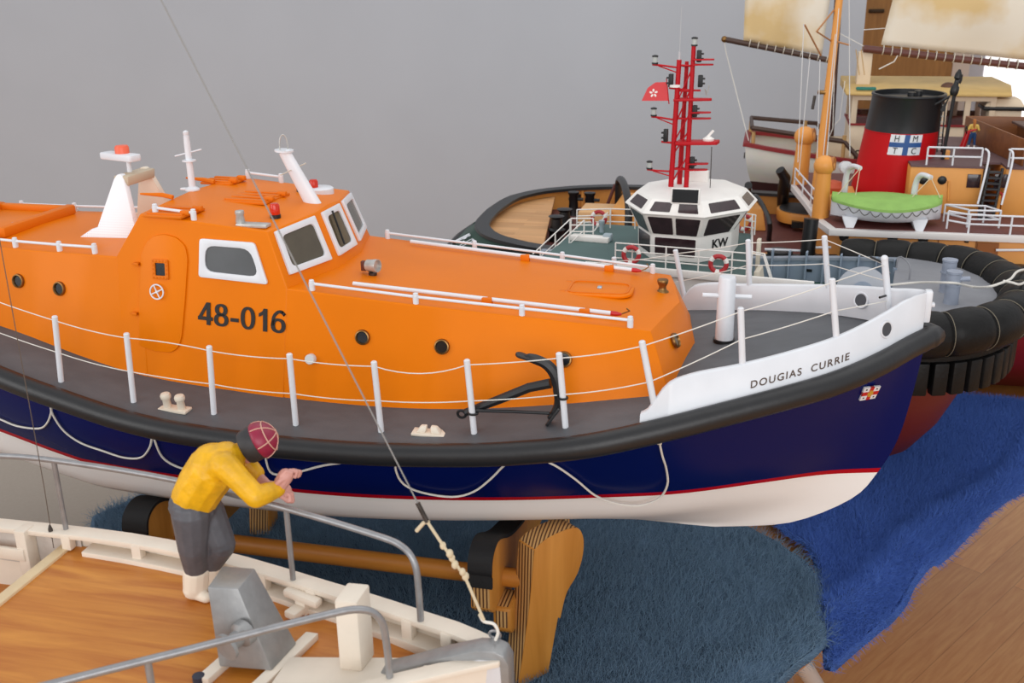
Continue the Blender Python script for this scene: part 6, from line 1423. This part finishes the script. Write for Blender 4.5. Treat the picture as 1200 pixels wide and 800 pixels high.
for sg in (-1, 1): organic('shoe', [[(fz_(sg*.16, 0, .16), .06*s), (fz_(sg*.16, 0, .055), .055*s)], [(fz_(sg*.16, -.03, .045), .045*s), (fz_(sg*.17, .14, .04), .038*s)]], .0007, TUGW, FG2, 2)
B().sph(fz_(.035, .108, 1.62), .012*s, 6).sph(fz_(-.035, .108, 1.62), .012*s, 6).build('eyes', BLACK, FG2)
settle(FG2, q)

# ================================================================== SAILING TRAWLER AT THE BACK
YT_ = 1.80
SW = mat('trawler_white', (226, 220, 206), .6, var=.1, scale=14, bump=.3, bscale=60); MAR = mat('maroon_paint', (84, 26, 28), .5, var=.1); CAPR = mat('cap_rail_red', (142, 32, 36), .5); CRM2 = mat('trawler_cream', (226, 206, 178), .55, var=.03); DKW = mat('dark_brown_wood', (72, 50, 40), .5)
TB = thing('model_sailing_trawler', 'white and maroon model trawler with cream wheelhouse and canvas sails at the back', 'model boat')
tb = smooth_interp([.1, .14, .25, .45, .8, 1.1, 1.35], [.1, .125, .15, .165, .165, .12, .01]); tsh = smooth_interp([.1, .4, .8, 1.1, 1.35], [.128, .092, .08, .1, .14])
rr = []
for x in np.linspace(.13, 1.34, 26):
    b_ = tb(x); z1 = tsh(x); e = max(0, 1-(x-.13)/.25); rk = -.022*e
    lv = [(z1, b_, -.02*e), (z1-.03, b_*1.0, -.018*e), (z1-.07, b_*.93, -.01*e), (.012, b_*(.8-.25*e), .0), (-.03, b_*(.6-.3*e), .01*e), (-.16, b_*.25, .03*e), (-.235, .008, .05*e)]
    pts = []
    for s in (-1, 1): qq = [V((x+dx, YT_+s*bb, z)) for z, bb, dx in lv]; pts += qq if s < 0 else qq[::-1]
    rr.append(pts)
h = B(); h.loft(rr, False, False); i = h.vs(rr[0]); h.face([i+k for k in range(14)])
hm3 = hm.copy(); hm3.name = 'trawler_hull_paint'; _c = [n for n in hm3.node_tree.nodes if n.type == 'VALTORGB'][0].color_ramp; _c.elements[0].color = (*lin((74, 24, 28)), 1); _c.elements[1].position = .545; _c.elements[1].color = (*lin((238, 232, 222)), 1)
_nn = hm3.node_tree; _p = _nn.nodes['Principled BSDF']; _p.inputs['Roughness'].default_value = .6
_w = _nn.nodes.new('ShaderNodeTexNoise'); _w.inputs['Scale'].default_value = 14; _mx = _nn.nodes.new('ShaderNodeMix'); _mx.data_type = 'RGBA'; _mx.blend_type = 'MULTIPLY'; _mx.inputs[0].default_value = .18
_nn.links.new(_nn.nodes['Color Ramp'].outputs[0], _mx.inputs[6]); _nn.links.new(_w.outputs['Color'], _mx.inputs[7]); _nn.links.new(_mx.outputs[2], _p.inputs['Base Color'])
h.build('hull', hm3, TB, 45)
for s in (-1, 1): B().loft([[V((x-.02*max(0, 1-(x-.13)/.25), YT_+s*(tb(x)+.004), tsh(x)-.004)), V((x-.02*max(0, 1-(x-.13)/.25), YT_+s*(tb(x)+.004), tsh(x)+.006)), V((x-.02*max(0, 1-(x-.13)/.25), YT_+s*(tb(x)-.014), tsh(x)+.006)), V((x-.02*max(0, 1-(x-.13)/.25), YT_+s*(tb(x)-.014), tsh(x)-.004))] for x in np.linspace(.13, 1.3, 24)]).build('cap_rail', CAPR, TB, 40)
B().box((.112, YT_, tsh(.13)), (.016, 2*tb(.13)+.006, .01)).build('transom_rail', CAPR, TB, 30, .001)
B().hexa([V((x, YT_+s*(tb(x)-.01), .06)) for x, s in ((.14, -1), (.6, -1), (1.1, -1), (1.1, 1), (.6, 1), (.14, 1))], [V((x, YT_+s*(tb(x)-.01), .068)) for x, s in ((.14, -1), (.6, -1), (1.1, -1), (1.1, 1), (.6, 1), (.14, 1))]).build('deck', mat('pale_deck', (190, 160, 116), .6), TB, 30)
q = ony(881, 180, YT_-.05); B().box((.1085, YT_-.05, .085), (.003, .03, .012)).build('name_board', DARKSTEEL, TB, 30)
# stern gallows rail
zr1 = .162; gr = [V((.125, YT_-.11, zr1+.006)), V((.118, YT_+.1, zr1+.006)), V((.3, YT_+.14, zr1-.012)), V((.335, YT_+.14, zr1-.05))]
B().tube(gr, .006, 8).tube([V((.125, YT_-.11, zr1+.006)), V((.36, YT_-.145, zr1-.02)), V((.4, YT_-.15, .1))], .0065, 8).build('stern_rail', DKW, TB)
for p in (V((.13, YT_-.11, 0)), V((.118, YT_+.1, 0)), V((.27, YT_+.13, 0)), V((.3, YT_-.135, 0)), V((.36, YT_-.145, 0))): B().cyl(V((p.x, p.y, tsh(p.x))), V((p.x, p.y, zr1-.004)), .005, 8).build('rail_post', mat('tan_post', (190, 150, 96), .6), TB)
# wheelhouse
wx0, wx1, wy0, wy1, wz0, wz1 = .375, .72, YT_-.1, YT_+.1, .068, .262
B().box(((wx0+wx1)/2, YT_, (wz0+.178)/2), (wx1-wx0, .2, .178-wz0)).build('wheelhouse', CRM2, TB, 30, .002)
B().box(((wx0+wx1)/2, YT_, .181), (wx1-wx0+.008, .208, .005)).build('red_band', CAPR, TB, 30)
for x in (wx0+.006, .47, .545, .6, .655, wx1-.006):
    for y in (wy0+.006, wy1-.006): B().box((x, y, .218), (.014, .012, .076)).build('window_post', CRM2, TB, 30, .001)
for x in (wx0+.006, wx1-.006): B().box((x, YT_, .218), (.012, .014, .076)).build('window_post', CRM2, TB, 30, .001)
for y in (wy0+.006, wy1-.006): B().box(((wx0+wx1)/2, y, .25), (wx1-wx0+.001, .0136, .0142)).build('window_head', CRM2, TB, 30); B().box(((wx0+wx1)/2, y, .19), (wx1-wx0, .01, .014)).build('window_sill', mat('dark_sill', (74, 40, 40), .5), TB, 30)
GL = mat('clear_pane', (230, 232, 236), .05, trans=1.0, spec=.5)
for x0, x1 in ((wx0+.013, .463), (.477, .538), (.552, .593), (.607, .648), (.662, wx1-.013)): B().box(((x0+x1)/2, wy0+.006, .2195), (x1-x0, .002, .045)).build('window', GL, TB, 30)
B().hexa([V((wx0-.02, wy0-.025, .257)), V((wx1+.03, wy0-.025, .257)), V((wx1+.05, YT_, .257)), V((wx1+.03, wy1+.05, .257)), V((wx0-.02, wy1+.05, .257))], [V((wx0-.02, wy0-.025, .264)), V((wx1+.03, wy0-.025, .264)), V((wx1+.05, YT_, .275)), V((wx1+.03, wy1+.05, .282)), V((wx0-.02, wy1+.05, .282))]).build('wheelhouse_roof', mat('tan_roof', (206, 172, 106), .6, var=.1, scale=20), TB, 30, .002)
B().box((.405, YT_-.1, .272), (.05, .012, .008)).build('green_hatch', mat('teal_green', (30, 116, 104), .5), TB, 30, .003)
B().sph((.615, YT_-.02, .268), .018, 14, (1.1, 1, .8)).build('roof_vent', mat('brown_vent', (92, 60, 44), .6), TB)
B().box((.405, YT_+.03, .31), (.035, .05, .09)).build('roof_chimney', CRM2, TB, 30, .002)
B().box((.35, YT_-.04, .1), (.06, .09, .07)).build('engine_hatch', CRM2, TB, 30, .002); B().tube(smooth_pts([V((.39, YT_-.15, .07)), V((.39, YT_-.15, .115)), V((.4, YT_-.15, .12)), V((.41, YT_-.15, .118))], 3), .002, 6).build('bent_pipe', BLACK, TB)
# main mast
MD = mat('mast_maroon', (66, 34, 30), .45); m0 = ony(972, 155, YT_); m1 = ony(985, -40, YT_)
B().tube([V((m0.x, YT_, .068)), m0, m1], [.012, .012, .0095], 12).build('main_mast', MD, TB); xm = m0.x
# spars and canvas
CV = bpy.data.materials.new('stained_canvas'); CV.use_nodes = True; _n = CV.node_tree; _p = _n.nodes['Principled BSDF']; _p.inputs['Roughness'].default_value = .9
_t = _n.nodes.new('ShaderNodeTexCoord'); _a = _n.nodes.new('ShaderNodeTexNoise'); _a.inputs['Scale'].default_value = 6; _a.inputs['Detail'].default_value = 4; _n.links.new(_t.outputs['Object'], _a.inputs['Vector'])
_r = _n.nodes.new('ShaderNodeValToRGB'); _r.color_ramp.elements[0].position = .38; _r.color_ramp.elements[0].color = (*lin((222, 192, 138)), 1); _r.color_ramp.elements[1].position = .58; _r.color_ramp.elements[1].color = (*lin((236, 226, 208)), 1)
_n.links.new(_a.outputs['Fac'], _r.inputs[0]); _n.links.new(_r.outputs[0], _p.inputs['Base Color'])
def sail(name, foot0, foot1, head0, head1, bulge=.02, n=16):
    b = B(); G = []
    for j in range(n+1):
        t = j/n; G.append([V(foot0).lerp(V(head0), t).lerp(V(foot1).lerp(V(head1), t), i/n)+V((0, -bulge*math.sin(math.pi*min(1, t*1.0))*math.sin(math.pi*i/n)+.004*math.sin(i*.9)*math.cos(t*5), 0)) for i in range(n+1)])
    b.loft(G, False, False); o = b.build(name, CV, TB, 80); s = o.modifiers.new('thick', 'SOLIDIFY'); s.thickness = .0016; return o
def boom(a, e, r0, r1, name, turns, x0f=0, m=DKW):
    o = B().tube([a, e], [r0, r1], 10).build(name, m, TB); d = (e-a)
    for k in range(turns): t = x0f+(1-x0f)*(k+.5)/turns; B().torus(a+d*t+V((0, 0, .002)), d, max(r0, r1)*1.22, .0014, 12, 5).build('lacing', mat('pale_lacing', (208, 200, 186), .7), o)
    return o
a = ony(849, 46, YT_); e = ony(965, 71, YT_); e2 = V((xm-.012, YT_, e.z)); boom(a, e2, .0075, .0075, 'mizzen_boom', 10, .2)
sail('mizzen_sail', ony(871, 50, YT_)+V((0, 0, .006)), ony(963, 67, YT_)+V((0, 0, .006)), ony(876, -60, YT_), ony(981, -60, YT_))
B().sph(a, .009, 10).build('boom_end', BRASS, TB)
B().tube([a+V((0, 0, -.006)), ony(851, 62, YT_), ony(862, 105, YT_), V((.118, YT_-.1, tsh(.13)+.008))], .0013, 6).build('sheet', ROPE, TB)
a = ony(1012, 57, YT_); e = ony(1240, 82, YT_); boom(a, e, .0095, .0085, 'main_boom', 20, .08, mat('boom_maroon', (96, 52, 44), .5))
sail('main_sail', ony(1032, 56, YT_)+V((0, 0, .008)), ony(1240, 78, YT_)+V((0, 0, .008)), ony(1062, -60, YT_), ony(1240, -60, YT_), .03)
B().tube([ony(1052, 65, YT_-.02), ony(1048, 72, YT_-.02), ony(1030, 81, YT_-.02)], .0016, 6).build('boom_tail', ROPE, TB)
B().tube([ony(1012, 35, YT_), ony(1040, 33, YT_)], .001, 5).tube([ony(978, 36, YT_), ony(1012, 54, YT_)], .0012, 5).build('rigging_line', ROPE, TB)
for px in (1003, 1009): B().tube([ony(px, 58, YT_-.03), ony(px+4, 88, YT_-.03)], .0014, 5).build('roof_stay', mat('tan_stay', (196, 160, 110), .7), TB)
B().tube([ony(978, 80, YT_-.06), ony(976, 150, YT_-.1), ony(970, 165, YT_-.1), ony(966, 160, YT_-.1)], .0012, 5).tube([ony(990, 95, YT_-.06), ony(984, 140, YT_-.1), ony(978, 146, YT_-.1)], .001, 5).build('coiled_line', ROPE, TB)
# fore part of the trawler: hatch, winch box, low coamings
B().box((.84, YT_-.02, .1), (.16, .2, .07)).build('fore_casing', CRM2, TB, 30, .002); B().box((.8, YT_-.06, .139), (.14, .16, .006)).build('casing_rim', CAPR, TB, 30)
q = ony(1173, 130, YT_-.06); wb3 = B().box((q.x, YT_-.06, q.z-.006), (.085, .07, .024)).build('winch_box', CRM2, TB, 30, .004); B().box((q.x, YT_-.06, q.z+.01), (.1, .084, .01)).build('box_band', BLACK, wb3, 30, .003); B().hexa([V((q.x-.048, YT_-.1, q.z+.014)), V((q.x+.048, YT_-.1, q.z+.014)), V((q.x+.048, YT_-.02, q.z+.014)), V((q.x-.048, YT_-.02, q.z+.014))], [V((q.x-.036, YT_-.09, q.z+.034)), V((q.x+.036, YT_-.09, q.z+.034)), V((q.x+.036, YT_-.03, q.z+.034)), V((q.x-.036, YT_-.03, q.z+.034))]).build('box_cover', CRM2, wb3, 30, .004)
B().box((.75, YT_-.11, .098), (.04, .02, .014)).build('red_locker', CAPR, TB, 30, .002)
settle(TB, (.6, YT_, TZ))
# ================================================================== LIGHT
def area(name, loc, target, size, energy, col=(1, 1, 1), sy=None):
    l = bpy.data.lights.new(name, 'AREA'); l.energy = energy; l.color = col; l.size = size; l.shape = 'RECTANGLE'; l.size_y = sy or size
    o = bpy.data.objects.new(name, l); COL.objects.link(o); o.location = loc; o.rotation_euler = (V(target)-V(loc)).to_track_quat('-Z', 'Y').to_euler(); return o
area('window_daylight', (-2.6, -2.2, 1.0), (-.3, .3, .05), 1.8, 26, (1, .985, .97), 1.5)
area('front_window', (1.0, -3.4, 1.1), (.1, .6, 0), 3.2, 60, (1, .99, .98), 1.7)  # fill lamp added behind the camera to brighten the sides; no known window
area('ceiling_panel', (.2, .6, 1.65), (.2, .6, 0), 2.4, 11, (1, .985, .96), 1.8)
w = bpy.data.worlds.new('room_light'); SC.world = w; w.use_nodes = True
w.node_tree.nodes['Background'].inputs[0].default_value = (.95, .97, 1.0, 1); w.node_tree.nodes['Background'].inputs[1].default_value = .7
vs = SC.view_settings; vs.view_transform = 'Standard'; vs.look = 'None'; vs.exposure = 0; vs.gamma = 1; vs.use_curve_mapping = False
